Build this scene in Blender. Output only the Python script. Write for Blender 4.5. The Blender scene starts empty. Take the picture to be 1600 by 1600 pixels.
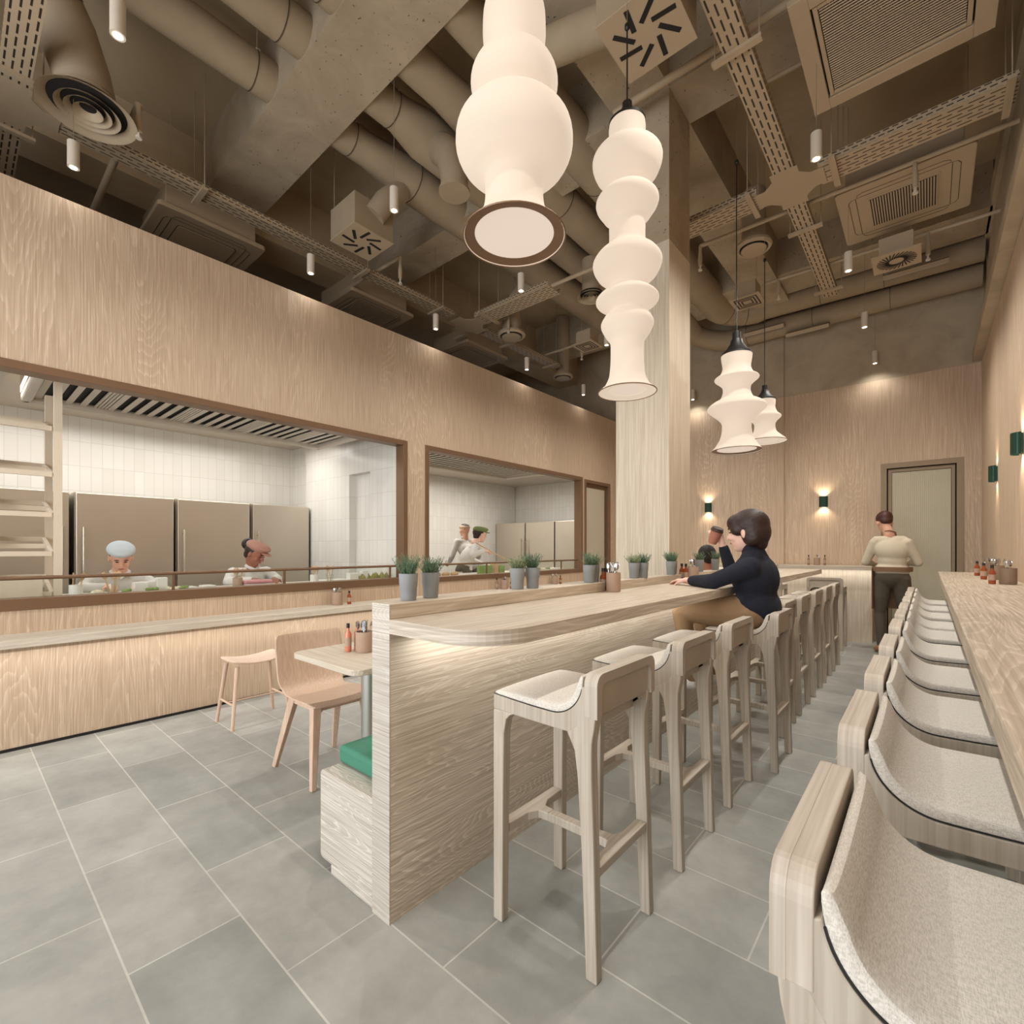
import bpy, bmesh, math, random
from mathutils import Vector, Matrix, Euler
random.seed(7)
PI = math.pi
sc = bpy.context.scene
COL = sc.collection
# ---------------------------------------------------------------- camera
H = 1.3
cd = bpy.data.cameras.new('camera'); cam = bpy.data.objects.new('camera', cd); COL.objects.link(cam)
cd.sensor_width = 36; cd.sensor_fit = 'HORIZONTAL'; cd.lens = 36 * 758.7 / 1600
cd.shift_y = 57 / 1600; cd.clip_start = 0.02; cd.clip_end = 60
cam.location = (0, 0, H)
cam.rotation_euler = (PI / 2, 0, math.atan2(650, 758.7))
sc.camera = cam
# ---------------------------------------------------------------- look, world, light
vs = sc.view_settings
vs.view_transform = 'Standard'; vs.look = 'None'; vs.gamma = 1; vs.use_curve_mapping = False
vs.exposure = 0.05
try:
    sc.cycles.use_denoising = True; sc.cycles.max_bounces = 8; sc.cycles.diffuse_bounces = 4
    sc.cycles.caustics_reflective = False; sc.cycles.caustics_refractive = False
    sc.cycles.sample_clamp_indirect = 4
except Exception: pass
w = bpy.data.worlds.new('world'); sc.world = w; w.use_nodes = True
w.node_tree.nodes['Background'].inputs[0].default_value = (0.80, 0.88, 1.0, 1)
w.node_tree.nodes['Background'].inputs[1].default_value = 0.9
WARM = (1.0, 0.82, 0.62); SOFT = (1.0, 0.97, 0.91)
def lamp(kind, name, loc, rot, energy, col=SOFT, parent=None, **k):
    d = bpy.data.lights.new(name, kind); d.energy = energy; d.color = col
    for a, b in k.items(): setattr(d, a, b)
    o = bpy.data.objects.new(name, d); COL.objects.link(o); o.location = loc; o.rotation_euler = rot
    if parent: o.parent = parent
    return o
# daylight through the street window behind the camera
lamp('AREA', 'street_daylight', (-2.0, -3.0, 1.9), (PI / 2 + 0.0, 0, 0), 225, (0.94, 0.98, 1.0), shape='RECTANGLE', size=5.0, size_y=3.0)
# unseen area lights added below the kitchen ceiling to brighten it
lamp('AREA', 'kitchen_fill_light', (-6.1, 0.9, 2.7), (0, 0, 0), 105, (1.0, 0.96, 0.90), shape='RECTANGLE', size=1.2, size_y=4.2)
lamp('AREA', 'kitchen_fill_light', (-6.1, 6.0, 2.7), (0, 0, 0), 105, (1.0, 0.95, 0.88), shape='RECTANGLE', size=1.2, size_y=3.6)
# strips of light under the worktops
lamp('AREA', 'shelf_strip_light', (-4.33, 2.6, 0.70), (0, -0.25, 0), 24, (1, .98, .95), shape='RECTANGLE', size=0.03, size_y=8.6)
lamp('AREA', 'bar_strip_light', (-1.34, 3.88, 0.998), (0, -0.15, 0), 14, SOFT, shape='RECTANGLE', size=0.03, size_y=5.6)
lamp('AREA', 'ledge_strip_light', (-1.8, 8.14, 0.99), (0.6, 0, 0), 2.6, SOFT, shape='RECTANGLE', size=2.6, size_y=0.03)

# ================================================================ materials
def s2l(c):
    return tuple(((v / 255) / 12.92 if v / 255 <= 0.04045 else ((v / 255 + 0.055) / 1.055) ** 2.4) for v in c) + (1,)
def newmat(name):
    m = bpy.data.materials.new(name); m.use_nodes = True; nt = m.node_tree
    return m, nt, nt.nodes, nt.links, nt.nodes['Principled BSDF']
def plain(name, c, rough=0.6, metal=0.0, noise=0.06, scale=8.0, bump=0.0, emit=0, trans=0):
    m, nt, N, L, b = newmat(name)
    b.inputs['Roughness'].default_value = rough; b.inputs['Metallic'].default_value = metal
    tc = N.new('ShaderNodeTexCoord'); n = N.new('ShaderNodeTexNoise'); n.inputs['Scale'].default_value = scale; n.inputs['Detail'].default_value = 4
    L.new(tc.outputs['Object'], n.inputs['Vector'])
    r = N.new('ShaderNodeMix'); r.data_type = 'RGBA'
    col = s2l(c)
    r.inputs[6].default_value = tuple(max(0, v * (1 - noise)) for v in col[:3]) + (1,)
    r.inputs[7].default_value = tuple(min(1, v * (1 + noise)) for v in col[:3]) + (1,)
    L.new(n.outputs['Fac'], r.inputs[0]); L.new(r.outputs[2], b.inputs['Base Color'])
    if bump:
        bp = N.new('ShaderNodeBump'); bp.inputs['Strength'].default_value = bump; bp.inputs['Distance'].default_value = 0.01
        L.new(n.outputs['Fac'], bp.inputs['Height']); L.new(bp.outputs['Normal'], b.inputs['Normal'])
    if emit:
        L.new(r.outputs[2], b.inputs['Emission Color']); b.inputs['Emission Strength'].default_value = emit
    return m
def ramp(N, stops):
    r = N.new('ShaderNodeValToRGB'); e = r.color_ramp.elements
    e[0].position = stops[0][0]; e[0].color = stops[0][1]; e[1].position = stops[-1][0]; e[1].color = stops[-1][1]
    for p, c in stops[1:-1]:
        x = e.new(p); x.color = c
    return r
def wood(name, dark, mid, light, axis='z', rings=9.0, fig=1.0, rough=0.55, big=1.0, lines=0.55, fib=110):
    """pale oak: long fibres with pale contour lines of the grain figure"""
    m, nt, N, L, b = newmat(name); b.inputs['Roughness'].default_value = rough
    tc = N.new('ShaderNodeTexCoord'); oi = N.new('ShaderNodeObjectInfo')
    add = N.new('ShaderNodeVectorMath'); add.operation = 'ADD'
    sc3 = N.new('ShaderNodeVectorMath'); sc3.operation = 'SCALE'; sc3.inputs['Scale'].default_value = 9.0
    comb = N.new('ShaderNodeCombineXYZ')
    for i in range(3): L.new(oi.outputs['Random'], comb.inputs[i])
    L.new(comb.outputs[0], sc3.inputs[0]); L.new(tc.outputs['Object'], add.inputs[0]); L.new(sc3.outputs[0], add.inputs[1])
    def mp(a, l):
        k = N.new('ShaderNodeMapping'); v = [l if q in axis else a for q in 'xyz']
        k.inputs['Scale'].default_value = v; L.new(add.outputs[0], k.inputs['Vector']); return k
    m1 = mp(2.3 / big, 0.32 / big); n1 = N.new('ShaderNodeTexNoise'); n1.inputs['Scale'].default_value = 1.0; n1.inputs['Detail'].default_value = 1.5; n1.inputs['Distortion'].default_value = 0.35 * fig
    L.new(m1.outputs[0], n1.inputs['Vector'])
    m3 = mp(30, 5); n3 = N.new('ShaderNodeTexNoise'); n3.inputs['Scale'].default_value = 1.0; n3.inputs['Detail'].default_value = 2
    L.new(m3.outputs[0], n3.inputs['Vector'])
    j = N.new('ShaderNodeMath'); j.operation = 'MULTIPLY'; j.inputs[1].default_value = 0.035; L.new(n3.outputs['Fac'], j.inputs[0])
    s = N.new('ShaderNodeMath'); s.operation = 'ADD'; L.new(n1.outputs['Fac'], s.inputs[0]); L.new(j.outputs[0], s.inputs[1])
    mu = N.new('ShaderNodeMath'); mu.operation = 'MULTIPLY'; mu.inputs[1].default_value = rings * 4; L.new(s.outputs[0], mu.inputs[0])
    fr = N.new('ShaderNodeMath'); fr.operation = 'FRACT'; L.new(mu.outputs[0], fr.inputs[0])
    rl = ramp(N, [(0.0, (0, 0, 0, 1)), (0.55, (0.12, 0.12, 0.12, 1)), (0.9, (1, 1, 1, 1)), (1.0, (0, 0, 0, 1))]); L.new(fr.outputs[0], rl.inputs[0])
    m2 = mp(fib, 2.5); n2 = N.new('ShaderNodeTexNoise'); n2.inputs['Scale'].default_value = 1.0; n2.inputs['Detail'].default_value = 3
    L.new(m2.outputs[0], n2.inputs['Vector'])
    r2 = ramp(N, [(0.36, s2l(dark)), (0.5, s2l(mid)), (0.66, s2l(light))]); L.new(n2.outputs['Fac'], r2.inputs[0])
    br = N.new('ShaderNodeMath'); br.operation = 'MULTIPLY'; L.new(rl.outputs[0], br.inputs[0])
    rb = ramp(N, [(0.38, (0.25, 0.25, 0.25, 1)), (0.6, (1, 1, 1, 1))]); L.new(n2.outputs['Fac'], rb.inputs[0]); L.new(rb.outputs[0], br.inputs[1])
    m5 = mp(1.6, 0.10); n5 = N.new('ShaderNodeTexNoise'); n5.inputs['Scale'].default_value = 1.0; n5.inputs['Detail'].default_value = 1; L.new(m5.outputs[0], n5.inputs['Vector'])
    r5 = ramp(N, [(0.42, (0.15, 0.15, 0.15, 1)), (0.62, (1, 1, 1, 1))]); L.new(n5.outputs['Fac'], r5.inputs[0])
    b3 = N.new('ShaderNodeMath'); b3.operation = 'MULTIPLY'; L.new(br.outputs[0], b3.inputs[0]); L.new(r5.outputs[0], b3.inputs[1])
    b2 = N.new('ShaderNodeMath'); b2.operation = 'MULTIPLY'; b2.inputs[1].default_value = lines; L.new(b3.outputs[0], b2.inputs[0])
    mx = N.new('ShaderNodeMix'); mx.data_type = 'RGBA'; L.new(b2.outputs[0], mx.inputs[0]); L.new(r2.outputs[0], mx.inputs[6])
    mx.inputs[7].default_value = s2l(tuple(min(255, v + 22) for v in light))
    # broad slow tone change
    m4 = mp(0.9, 0.25); n4 = N.new('ShaderNodeTexNoise'); n4.inputs['Scale'].default_value = 1.0; n4.inputs['Detail'].default_value = 2; L.new(m4.outputs[0], n4.inputs['Vector'])
    hs = N.new('ShaderNodeHueSaturation'); mr = N.new('ShaderNodeMapRange'); mr.inputs['To Min'].default_value = 0.90; mr.inputs['To Max'].default_value = 1.08; mr.inputs['From Min'].default_value = 0.3; mr.inputs['From Max'].default_value = 0.7
    L.new(n4.outputs['Fac'], mr.inputs[0]); L.new(mr.outputs[0], hs.inputs['Value']); L.new(mx.outputs[2], hs.inputs['Color'])
    L.new(hs.outputs[0], b.inputs['Base Color'])
    bp = N.new('ShaderNodeBump'); bp.inputs['Strength'].default_value = 0.12; bp.inputs['Distance'].default_value = 0.003
    L.new(n2.outputs['Fac'], bp.inputs['Height']); L.new(bp.outputs['Normal'], b.inputs['Normal'])
    return m
def concrete(name, c, c2, scale=1.5, rough=0.85, bump=0.25, pits=True):
    m, nt, N, L, b = newmat(name); b.inputs['Roughness'].default_value = rough
    tc = N.new('ShaderNodeTexCoord')
    n = N.new('ShaderNodeTexNoise'); n.inputs['Scale'].default_value = scale; n.inputs['Detail'].default_value = 8; n.inputs['Roughness'].default_value = 0.65; n.inputs['Distortion'].default_value = 0.6
    L.new(tc.outputs['Object'], n.inputs['Vector'])
    r = ramp(N, [(0.3, s2l(c)), (0.7, s2l(c2))]); L.new(n.outputs['Fac'], r.inputs[0])
    out = r.outputs[0]
    if pits:
        v = N.new('ShaderNodeTexNoise'); v.inputs['Scale'].default_value = 38; v.inputs['Detail'].default_value = 3; L.new(tc.outputs['Object'], v.inputs['Vector'])
        rp = ramp(N, [(0.27, (1, 1, 1, 1)), (0.33, (0, 0, 0, 1))]); L.new(v.outputs['Fac'], rp.inputs[0])
        mx = N.new('ShaderNodeMix'); mx.data_type = 'RGBA'; L.new(rp.outputs[0], mx.inputs[0]); L.new(out, mx.inputs[6]); mx.inputs[7].default_value = s2l(tuple(v * 0.6 for v in c)); out = mx.outputs[2]
    L.new(out, b.inputs['Base Color'])
    bp = N.new('ShaderNodeBump'); bp.inputs['Strength'].default_value = bump; bp.inputs['Distance'].default_value = 0.02
    L.new(n.outputs['Fac'], bp.inputs['Height']); L.new(bp.outputs['Normal'], b.inputs['Normal'])
    return m
def brick(name, c1, c2, mortar, bw, rh, ms, off, plane='xy', shift=(0, 0), rough=0.5, cloud=0.0, bump=0.1):
    m, nt, N, L, b = newmat(name); b.inputs['Roughness'].default_value = rough
    tc = N.new('ShaderNodeTexCoord'); sp = N.new('ShaderNodeSeparateXYZ'); L.new(tc.outputs['Object'], sp.inputs[0])
    cb = N.new('ShaderNodeCombineXYZ')
    for i, a in enumerate(plane):
        ad = N.new('ShaderNodeMath'); ad.operation = 'ADD'; ad.inputs[1].default_value = shift[i]; L.new(sp.outputs['xyz'.index(a)], ad.inputs[0]); L.new(ad.outputs[0], cb.inputs[i])
    t = N.new('ShaderNodeTexBrick'); L.new(cb.outputs[0], t.inputs['Vector'])
    t.offset = off; t.offset_frequency = 2; t.squash = 1
    t.inputs['Color1'].default_value = s2l(c1); t.inputs['Color2'].default_value = s2l(c2); t.inputs['Mortar'].default_value = s2l(mortar)
    t.inputs['Scale'].default_value = 1; t.inputs['Mortar Size'].default_value = ms; t.inputs['Mortar Smooth'].default_value = 0.1
    t.inputs['Brick Width'].default_value = bw; t.inputs['Row Height'].default_value = rh; t.inputs['Bias'].default_value = 0
    out = t.outputs['Color']
    if cloud:
        n = N.new('ShaderNodeTexNoise'); n.inputs['Scale'].default_value = 3.2; n.inputs['Detail'].default_value = 9; n.inputs['Roughness'].default_value = 0.68; L.new(tc.outputs['Object'], n.inputs['Vector'])
        hs = N.new('ShaderNodeHueSaturation'); mr = N.new('ShaderNodeMapRange'); mr.inputs['From Min'].default_value = 0.3; mr.inputs['From Max'].default_value = 0.7; mr.inputs['To Min'].default_value = 1 - cloud; mr.inputs['To Max'].default_value = 1 + cloud
        L.new(n.outputs['Fac'], mr.inputs[0]); L.new(mr.outputs[0], hs.inputs['Value']); L.new(out, hs.inputs['Color']); out = hs.outputs[0]
    L.new(out, b.inputs['Base Color'])
    bp = N.new('ShaderNodeBump'); bp.inputs['Strength'].default_value = bump; bp.inputs['Distance'].default_value = 0.002; bp.invert = True
    L.new(t.outputs['Fac'], bp.inputs['Height']); L.new(bp.outputs['Normal'], b.inputs['Normal'])
    return m
def fabric(name, c, c2, scale=260):
    m, nt, N, L, b = newmat(name); b.inputs['Roughness'].default_value = 0.95
    tc = N.new('ShaderNodeTexCoord')
    fs = []
    for sx, sy in ((1, 0.12), (0.12, 1)):
        mp = N.new('ShaderNodeMapping'); mp.inputs['Scale'].default_value = (scale * sx, scale * sy, scale * 0.3); L.new(tc.outputs['Object'], mp.inputs[0])
        n = N.new('ShaderNodeTexNoise'); n.inputs['Scale'].default_value = 1; n.inputs['Detail'].default_value = 2; L.new(mp.outputs[0], n.inputs['Vector']); fs.append(n)
    mu = N.new('ShaderNodeMath'); mu.operation = 'ADD'; L.new(fs[0].outputs['Fac'], mu.inputs[0]); L.new(fs[1].outputs['Fac'], mu.inputs[1])
    h = N.new('ShaderNodeMath'); h.operation = 'MULTIPLY'; h.inputs[1].default_value = 0.5; L.new(mu.outputs[0], h.inputs[0])
    r = ramp(N, [(0.40, s2l(c)), (0.58, s2l(c2))]); L.new(h.outputs[0], r.inputs[0]); L.new(r.outputs[0], b.inputs['Base Color'])
    bp = N.new('ShaderNodeBump'); bp.inputs['Strength'].default_value = 0.4; bp.inputs['Distance'].default_value = 0.002; L.new(h.outputs[0], bp.inputs['Height']); L.new(bp.outputs['Normal'], b.inputs['Normal'])
    return m
def glow(name, c, strength, diff=0.5):
    m, nt, N, L, b = newmat(name); b.inputs['Roughness'].default_value = 0.9
    b.inputs['Base Color'].default_value = tuple(v * diff for v in s2l(c)[:3]) + (1,); b.inputs['Emission Color'].default_value = s2l(c); b.inputs['Emission Strength'].default_value = strength
    return m
def glassm(name, tint=(0.97, 0.985, 0.97), gloss=0.06):
    m, nt, N, L, b = newmat(name); N.remove(b); o = N['Material Output']
    t = N.new('ShaderNodeBsdfTransparent'); t.inputs[0].default_value = tint + (1,)
    g = N.new('ShaderNodeBsdfGlossy'); g.inputs['Roughness'].default_value = 0.02
    mx = N.new('ShaderNodeMixShader'); mx.inputs[0].default_value = 0.05
    L.new(t.outputs[0], mx.inputs[1]); L.new(g.outputs[0], mx.inputs[2]); L.new(mx.outputs[0], o.inputs[0])
    return m
M = {}
M['oak_wall'] = wood('oak_wall', (186, 160, 134), (196, 171, 145), (205, 182, 157), 'z', 11, 1.3, lines=0.8)
M['oak_wall_pale'] = wood('oak_wall_pale', (198, 182, 160), (208, 193, 172), (218, 205, 186), 'z', 7, 1.0, lines=0.5)
M['oak_bar'] = wood('oak_bar', (184, 169, 150), (202, 188, 170), (218, 207, 192), 'y', 17, 1.8, big=0.75, lines=1.1, fib=190)
M['oak_end'] = wood('oak_end', (172, 162, 149), (190, 181, 169), (207, 200, 190), 'x', 18, 1.8, big=0.6, lines=1.0, fib=190)
M['oak_top'] = wood('oak_top', (184, 168, 148), (196, 181, 162), (206, 193, 175), 'y', 5, 1.0, big=.6, lines=0.55)
M['oak_lit'] = wood('oak_lit', (208, 195, 176), (218, 206, 189), (226, 215, 200), 'y', 5, 1.0, big=.6, lines=0.5)  # lighter copy of the oak, bright light on the shelf top in its colour
M['oak_dark'] = wood('oak_dark', (166, 150, 130), (182, 166, 146), (196, 181, 162), 'y', 12, 1.2, big=.6, lines=0.8)
M['oak_rack'] = plain('oak_rack', (222, 206, 184), 0.6, 0, .05, 20)
M['oak_edge'] = wood('oak_edge', (178, 165, 147), (194, 181, 165), (208, 197, 183), 'xy', 6, 1.0, big=.6, lines=0.7)
M['oak_topx'] = wood('oak_topx', (188, 174, 155), (200, 187, 169), (210, 198, 182), 'x', 5, 1.0, big=.5, lines=0.45)
M['ash'] = wood('ash', (172, 159, 142), (181, 169, 153), (190, 179, 164), 'z', 3, 0.6, lines=0.25)
M['ashx'] = wood('ashx', (172, 159, 142), (181, 169, 153), (190, 179, 164), 'zy', 3, 0.6, lines=0.25)
M['ashy'] = wood('ashy', (174, 161, 145), (184, 172, 157), (194, 183, 169), 'zy', 3, 0.6, lines=0.25)
M['chair_oak'] = wood('chair_oak', (204, 173, 149), (211, 181, 157), (218, 190, 167), 'z', 4, 1.0, lines=0.3)
M['slab'] = concrete('slab_concrete', (164, 144, 116), (188, 168, 138), 0.8, pits=False)
M['beam'] = concrete('beam_concrete', (150, 134, 112), (180, 162, 138), 2.2)
M['plaster'] = concrete('plaster_concrete', (162, 146, 124), (190, 174, 150), 2.0, pits=False)
M['paint'] = plain('ceiling_paint_metal', (172, 152, 126), 0.6, 0, 0.08, 3, 0.05)
M['duct'] = plain('duct_wrap', (158, 140, 116), 0.75, 0, 0.14, 6, 0.25)
M['seam'] = plain('duct_seam', (78, 66, 54), 0.8)
M['white_paint'] = plain('white_powder_coat', (208, 196, 180), 0.5)
M['dark'] = plain('dark_void', (24, 18, 14), 0.8)
M['blackcap'] = plain('black_cap', (22, 16, 14), 0.5)
M['cable'] = plain('steel_cable', (150, 136, 116), 0.4, 0.3)
M['bronze'] = plain('bronze_frame', (128, 98, 74), 0.42, 0.35, 0.05)
M['steel'] = plain('brushed_steel', (206, 196, 182), 0.33, 0.8, 0.04, 3)
M['steel_leg'] = plain('satin_steel', (190, 190, 184), 0.3, 0.85, 0.04, 3)
M['cutlery'] = plain('cutlery_steel', (205, 205, 205), 0.15, 1.0, 0.02)
M['handle'] = plain('handle_steel', (196, 184, 166), 0.25, 0.8)
M['white'] = plain('white_ceramic', (238, 234, 226), 0.35)
M['worktop'] = plain('kitchen_worktop', (226, 218, 206), 0.35)
M['green_leather'] = plain('green_leather', (62, 128, 104), 0.42, 0, 0.08, 30, 0.1)
M['green_metal'] = plain('green_metal', (20, 62, 48), 0.4, 0.2)
M['pot'] = plain('grey_pot', (142, 146, 148), 0.7, 0, 0.08, 20)
M['soil'] = plain('soil', (52, 40, 30), 0.95, 0, 0.3, 80)
M['leaf'] = plain('rosemary_leaf', (104, 130, 102), 0.6, 0, 0.35, 40)
M['leaf2'] = plain('thyme_leaf', (136, 150, 112), 0.6, 0, 0.35, 40)
M['cup'] = plain('clay_cup', (176, 148, 128), 0.6, 0, 0.1, 25)
M['cupd'] = plain('brown_cup', (140, 118, 98), 0.6, 0, 0.1, 25)
M['amber'] = plain('amber_glass', (150, 74, 40), 0.12, 0, 0.2, 20)
M['pinkglass'] = plain('pink_bottle', (208, 130, 106), 0.12, 0, 0.25, 30)
M['blackplastic'] = plain('black_plastic', (26, 22, 22), 0.4)
M['linen'] = fabric('linen_fabric', (196, 189, 178), (226, 219, 209), 1000)
M['shade'] = glow('lantern_fabric', (255, 234, 212), 0.56, 0.30)
M['diffuser'] = glow('lantern_diffuser', (255, 236, 220), 0.50)
M['lens'] = glow('lamp_lens', (255, 236, 206), 14)
M['glass'] = glassm('clear_glass')
M['frost'] = plain('frosted_door', (196, 186, 166), 0.35, 0, 0.03, 2)
M['door_paint'] = plain('door_paint', (206, 198, 176), 0.6, 0, 0.04, 3)
M['door_frame'] = plain('door_frame_paint', (150, 130, 106), 0.6)
M['floor'] = brick('floor_tile', (144, 144, 138), (160, 159, 152), (186, 183, 175), 0.71, 0.3213, 0.0032, 0.5, 'xy', (0.077, -0.361), 0.62, 0.2, 0.1)
M['tile_yz'] = brick('kitchen_tile', (226, 222, 214), (232, 229, 222), (206, 201, 192), 0.10, 0.28, 0.0022, 0.0, 'yz', (0, 0), 0.25)
M['tile_xz'] = brick('kitchen_tile_side', (226, 222, 214), (232, 229, 222), (206, 201, 192), 0.10, 0.28, 0.0022, 0.0, 'xz', (0, 0), 0.25)
M['kfloor'] = plain('kitchen_floor', (150, 142, 130), 0.6)
M['perf'] = brick('perforated_tray', (44, 36, 28), (44, 36, 28), (176, 156, 130), 0.11, 0.039, 0.0150, 0.5, 'xy', (0, 0.0), 0.6, 0, 0.0)
M['perfside'] = brick('perforated_side', (52, 42, 33), (52, 42, 33), (176, 156, 130), 0.055, 0.026, 0.009, 0.5, 'xz', (0, 0.012), 0.6, 0, 0.0)
M['skin'] = plain('skin', (222, 172, 146), 0.5, 0, 0.04)
M['skin_pale'] = plain('pale_skin', (232, 190, 172), 0.5, 0, 0.04)
M['skin_brown'] = plain('brown_skin', (150, 96, 74), 0.5, 0, 0.05)
M['skin_tan'] = plain('tan_skin', (176, 118, 94), 0.5, 0, 0.05)
M['hair'] = plain('dark_brown_hair', (44, 24, 18), 0.5, 0, 0.35, 60, 0.4)
M['hair_black'] = plain('black_hair', (30, 22, 20), 0.6, 0, 0.3, 60, 0.3)
M['hair_red'] = plain('auburn_hair', (70, 34, 26), 0.5, 0, 0.35, 50, 0.4)
M['navy'] = plain('navy_knit', (22, 26, 40), 0.9, 0, 0.12, 120, 0.3)
M['tan'] = plain('tan_trousers', (148, 120, 90), 0.85, 0, 0.1, 30, 0.2)
M['cream'] = plain('cream_sweatshirt', (208, 196, 174), 0.95, 0, 0.06, 10, 0.2)
M['denim'] = plain('dark_grey_denim', (84, 76, 64), 0.9, 0, 0.18, 40, 0.2)
M['apron'] = plain('brown_apron', (132, 100, 76), 0.9)
M['shoe'] = plain('tan_shoe', (176, 128, 98), 0.6)
M['chefwhite'] = plain('pale_chef_jacket', (216, 212, 208), 0.9, 0, 0.06, 12)
M['capblue'] = plain('pale_blue_cap', (200, 210, 216), 0.9, 0, 0.06, 25)
M['cappink'] = plain('pink_brown_cap', (170, 126, 110), 0.9, 0, 0.12, 25)
M['capgreen'] = plain('olive_cap', (122, 134, 84), 0.9, 0, 0.12, 25)
M['caplight'] = plain('beige_headband', (206, 178, 156), 0.9, 0, 0.1, 25)
M['eye'] = plain('eye_dark', (30, 20, 18), 0.3)
M['lip'] = plain('lip', (176, 96, 86), 0.5)
M['takeaway'] = plain('clay_coffee_cup', (170, 112, 92), 0.7)
M['lid'] = plain('brown_lid', (66, 46, 36), 0.6)
M['salad'] = plain('salad_green', (130, 156, 84), 0.7, 0, 0.4, 60)
M['pear'] = plain('pear_green', (140, 134, 60), 0.5, 0, 0.3, 30)
M['pink'] = plain('pink_icing', (220, 150, 156), 0.6, 0, 0.2, 30)
M['rice'] = plain('cream_food', (232, 222, 196), 0.8, 0, 0.1, 60)
M['spoonwood'] = plain('wooden_utensil', (204, 168, 124), 0.7)

# ================================================================ geometry helpers
def frame_of(d):
    d = Vector(d).normalized(); up = Vector((0, 0, 1)) if abs(d.z) < 0.95 else Vector((1, 0, 0))
    a = d.cross(up).normalized(); return a, a.cross(d).normalized()
class MB:
    def __init__(s): s.bm = bmesh.new()
    def quadbox(s, lo, hi):
        """two rings of 4 points joined into a closed hexahedron"""
        a = [s.bm.verts.new(p) for p in lo]; b = [s.bm.verts.new(p) for p in hi]
        for f in (a[::-1], b): s.bm.faces.new(f)
        for i in range(4): s.bm.faces.new((a[i], a[(i + 1) % 4], b[(i + 1) % 4], b[i]))
        return s
    def box(s, x0, y0, z0, x1, y1, z1):
        x0, x1 = sorted((x0, x1)); y0, y1 = sorted((y0, y1)); z0, z1 = sorted((z0, z1))
        return s.quadbox([(x0, y0, z0), (x1, y0, z0), (x1, y1, z0), (x0, y1, z0)], [(x0, y0, z1), (x1, y0, z1), (x1, y1, z1), (x0, y1, z1)])
    def rings(s, rs, cap=True, close=False):
        vs_ = [[s.bm.verts.new(p) for p in r] for r in rs]; n = len(rs[0])
        for k in range(len(vs_) - (0 if close else 1)):
            a = vs_[k]; b = vs_[(k + 1) % len(vs_)]
            for i in range(n): s.bm.faces.new((a[i], a[(i + 1) % n], b[(i + 1) % n], b[i]))
        if cap and not close:
            s.bm.faces.new(vs_[0][::-1]); s.bm.faces.new(vs_[-1])
        return s
    def lathe(s, prof, c=(0, 0, 0), n=24, cap=True):
        return s.rings([[(c[0] + r * math.cos(2 * PI * i / n), c[1] + r * math.sin(2 * PI * i / n), c[2] + z) for i in range(n)] for r, z in prof], cap)
    def tube(s, path, r, n=12, cap=True, sq=False):
        P = [Vector(p) for p in path]; R = r if isinstance(r, (list, tuple)) else [r] * len(P); rs = []
        d0 = (P[1] - P[0]).normalized(); a, b = frame_of(d0)
        for i, p in enumerate(P):
            d = ((P[min(i + 1, len(P) - 1)] - P[max(i - 1, 0)])).normalized()
            a = (a - d * a.dot(d)).normalized(); b = d.cross(a)
            if sq: rs.append([p + a * R[i] * u + b * R[i] * v for u, v in ((-1, -1), (1, -1), (1, 1), (-1, 1))])
            else: rs.append([p + a * R[i] * math.cos(2 * PI * k / n) + b * R[i] * math.sin(2 * PI * k / n) for k in range(n)])
        return s.rings(rs, cap)
    def prism(s, poly, axis, a, b):
        """poly = 2D outline in the plane normal to axis, extruded from a to b"""
        def mk(u, v, t): return {'x': (t, u, v), 'y': (u, t, v), 'z': (u, v, t)}[axis]
        lo = [s.bm.verts.new(mk(u, v, a)) for u, v in poly]; hi = [s.bm.verts.new(mk(u, v, b)) for u, v in poly]; n = len(poly)
        s.bm.faces.new(lo[::-1]); s.bm.faces.new(hi)
        for i in range(n): s.bm.faces.new((lo[i], lo[(i + 1) % n], hi[(i + 1) % n], hi[i]))
        return s
    def ell(s, c, r, seg=12, rot=None):
        t = bmesh.ops.create_uvsphere(s.bm, u_segments=seg, v_segments=max(6, seg * 2 // 3), radius=1)
        m = Matrix.Translation(c) @ (rot.to_matrix().to_4x4() if rot else Matrix.Identity(4)) @ Matrix.Diagonal((r[0], r[1], r[2], 1))
        bmesh.ops.transform(s.bm, matrix=m, verts=t['verts']); return s
    def sheet(s, grid, th):
        """grid[i][j] points; gives it thickness th along the local normal"""
        n, m = len(grid), len(grid[0]); G = [[Vector(p) for p in r] for r in grid]; Nn = []
        for i in range(n):
            row = []
            for j in range(m):
                du = G[min(i + 1, n - 1)][j] - G[max(i - 1, 0)][j]; dv = G[i][min(j + 1, m - 1)] - G[i][max(j - 1, 0)]
                row.append(du.cross(dv).normalized())
            Nn.append(row)
        A = [[s.bm.verts.new(G[i][j]) for j in range(m)] for i in range(n)]
        B = [[s.bm.verts.new(G[i][j] + Nn[i][j] * th) for j in range(m)] for i in range(n)]
        for i in range(n - 1):
            for j in range(m - 1):
                s.bm.faces.new((A[i][j], A[i + 1][j], A[i + 1][j + 1], A[i][j + 1])); s.bm.faces.new((B[i][j], B[i][j + 1], B[i + 1][j + 1], B[i + 1][j]))
        for i in range(n - 1):
            s.bm.faces.new((A[i][0], B[i][0], B[i + 1][0], A[i + 1][0])); s.bm.faces.new((A[i][-1], A[i + 1][-1], B[i + 1][-1], B[i][-1]))
        for j in range(m - 1):
            s.bm.faces.new((A[0][j], A[0][j + 1], B[0][j + 1], B[0][j])); s.bm.faces.new((A[-1][j], B[-1][j], B[-1][j + 1], A[-1][j + 1]))
        return s
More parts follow.
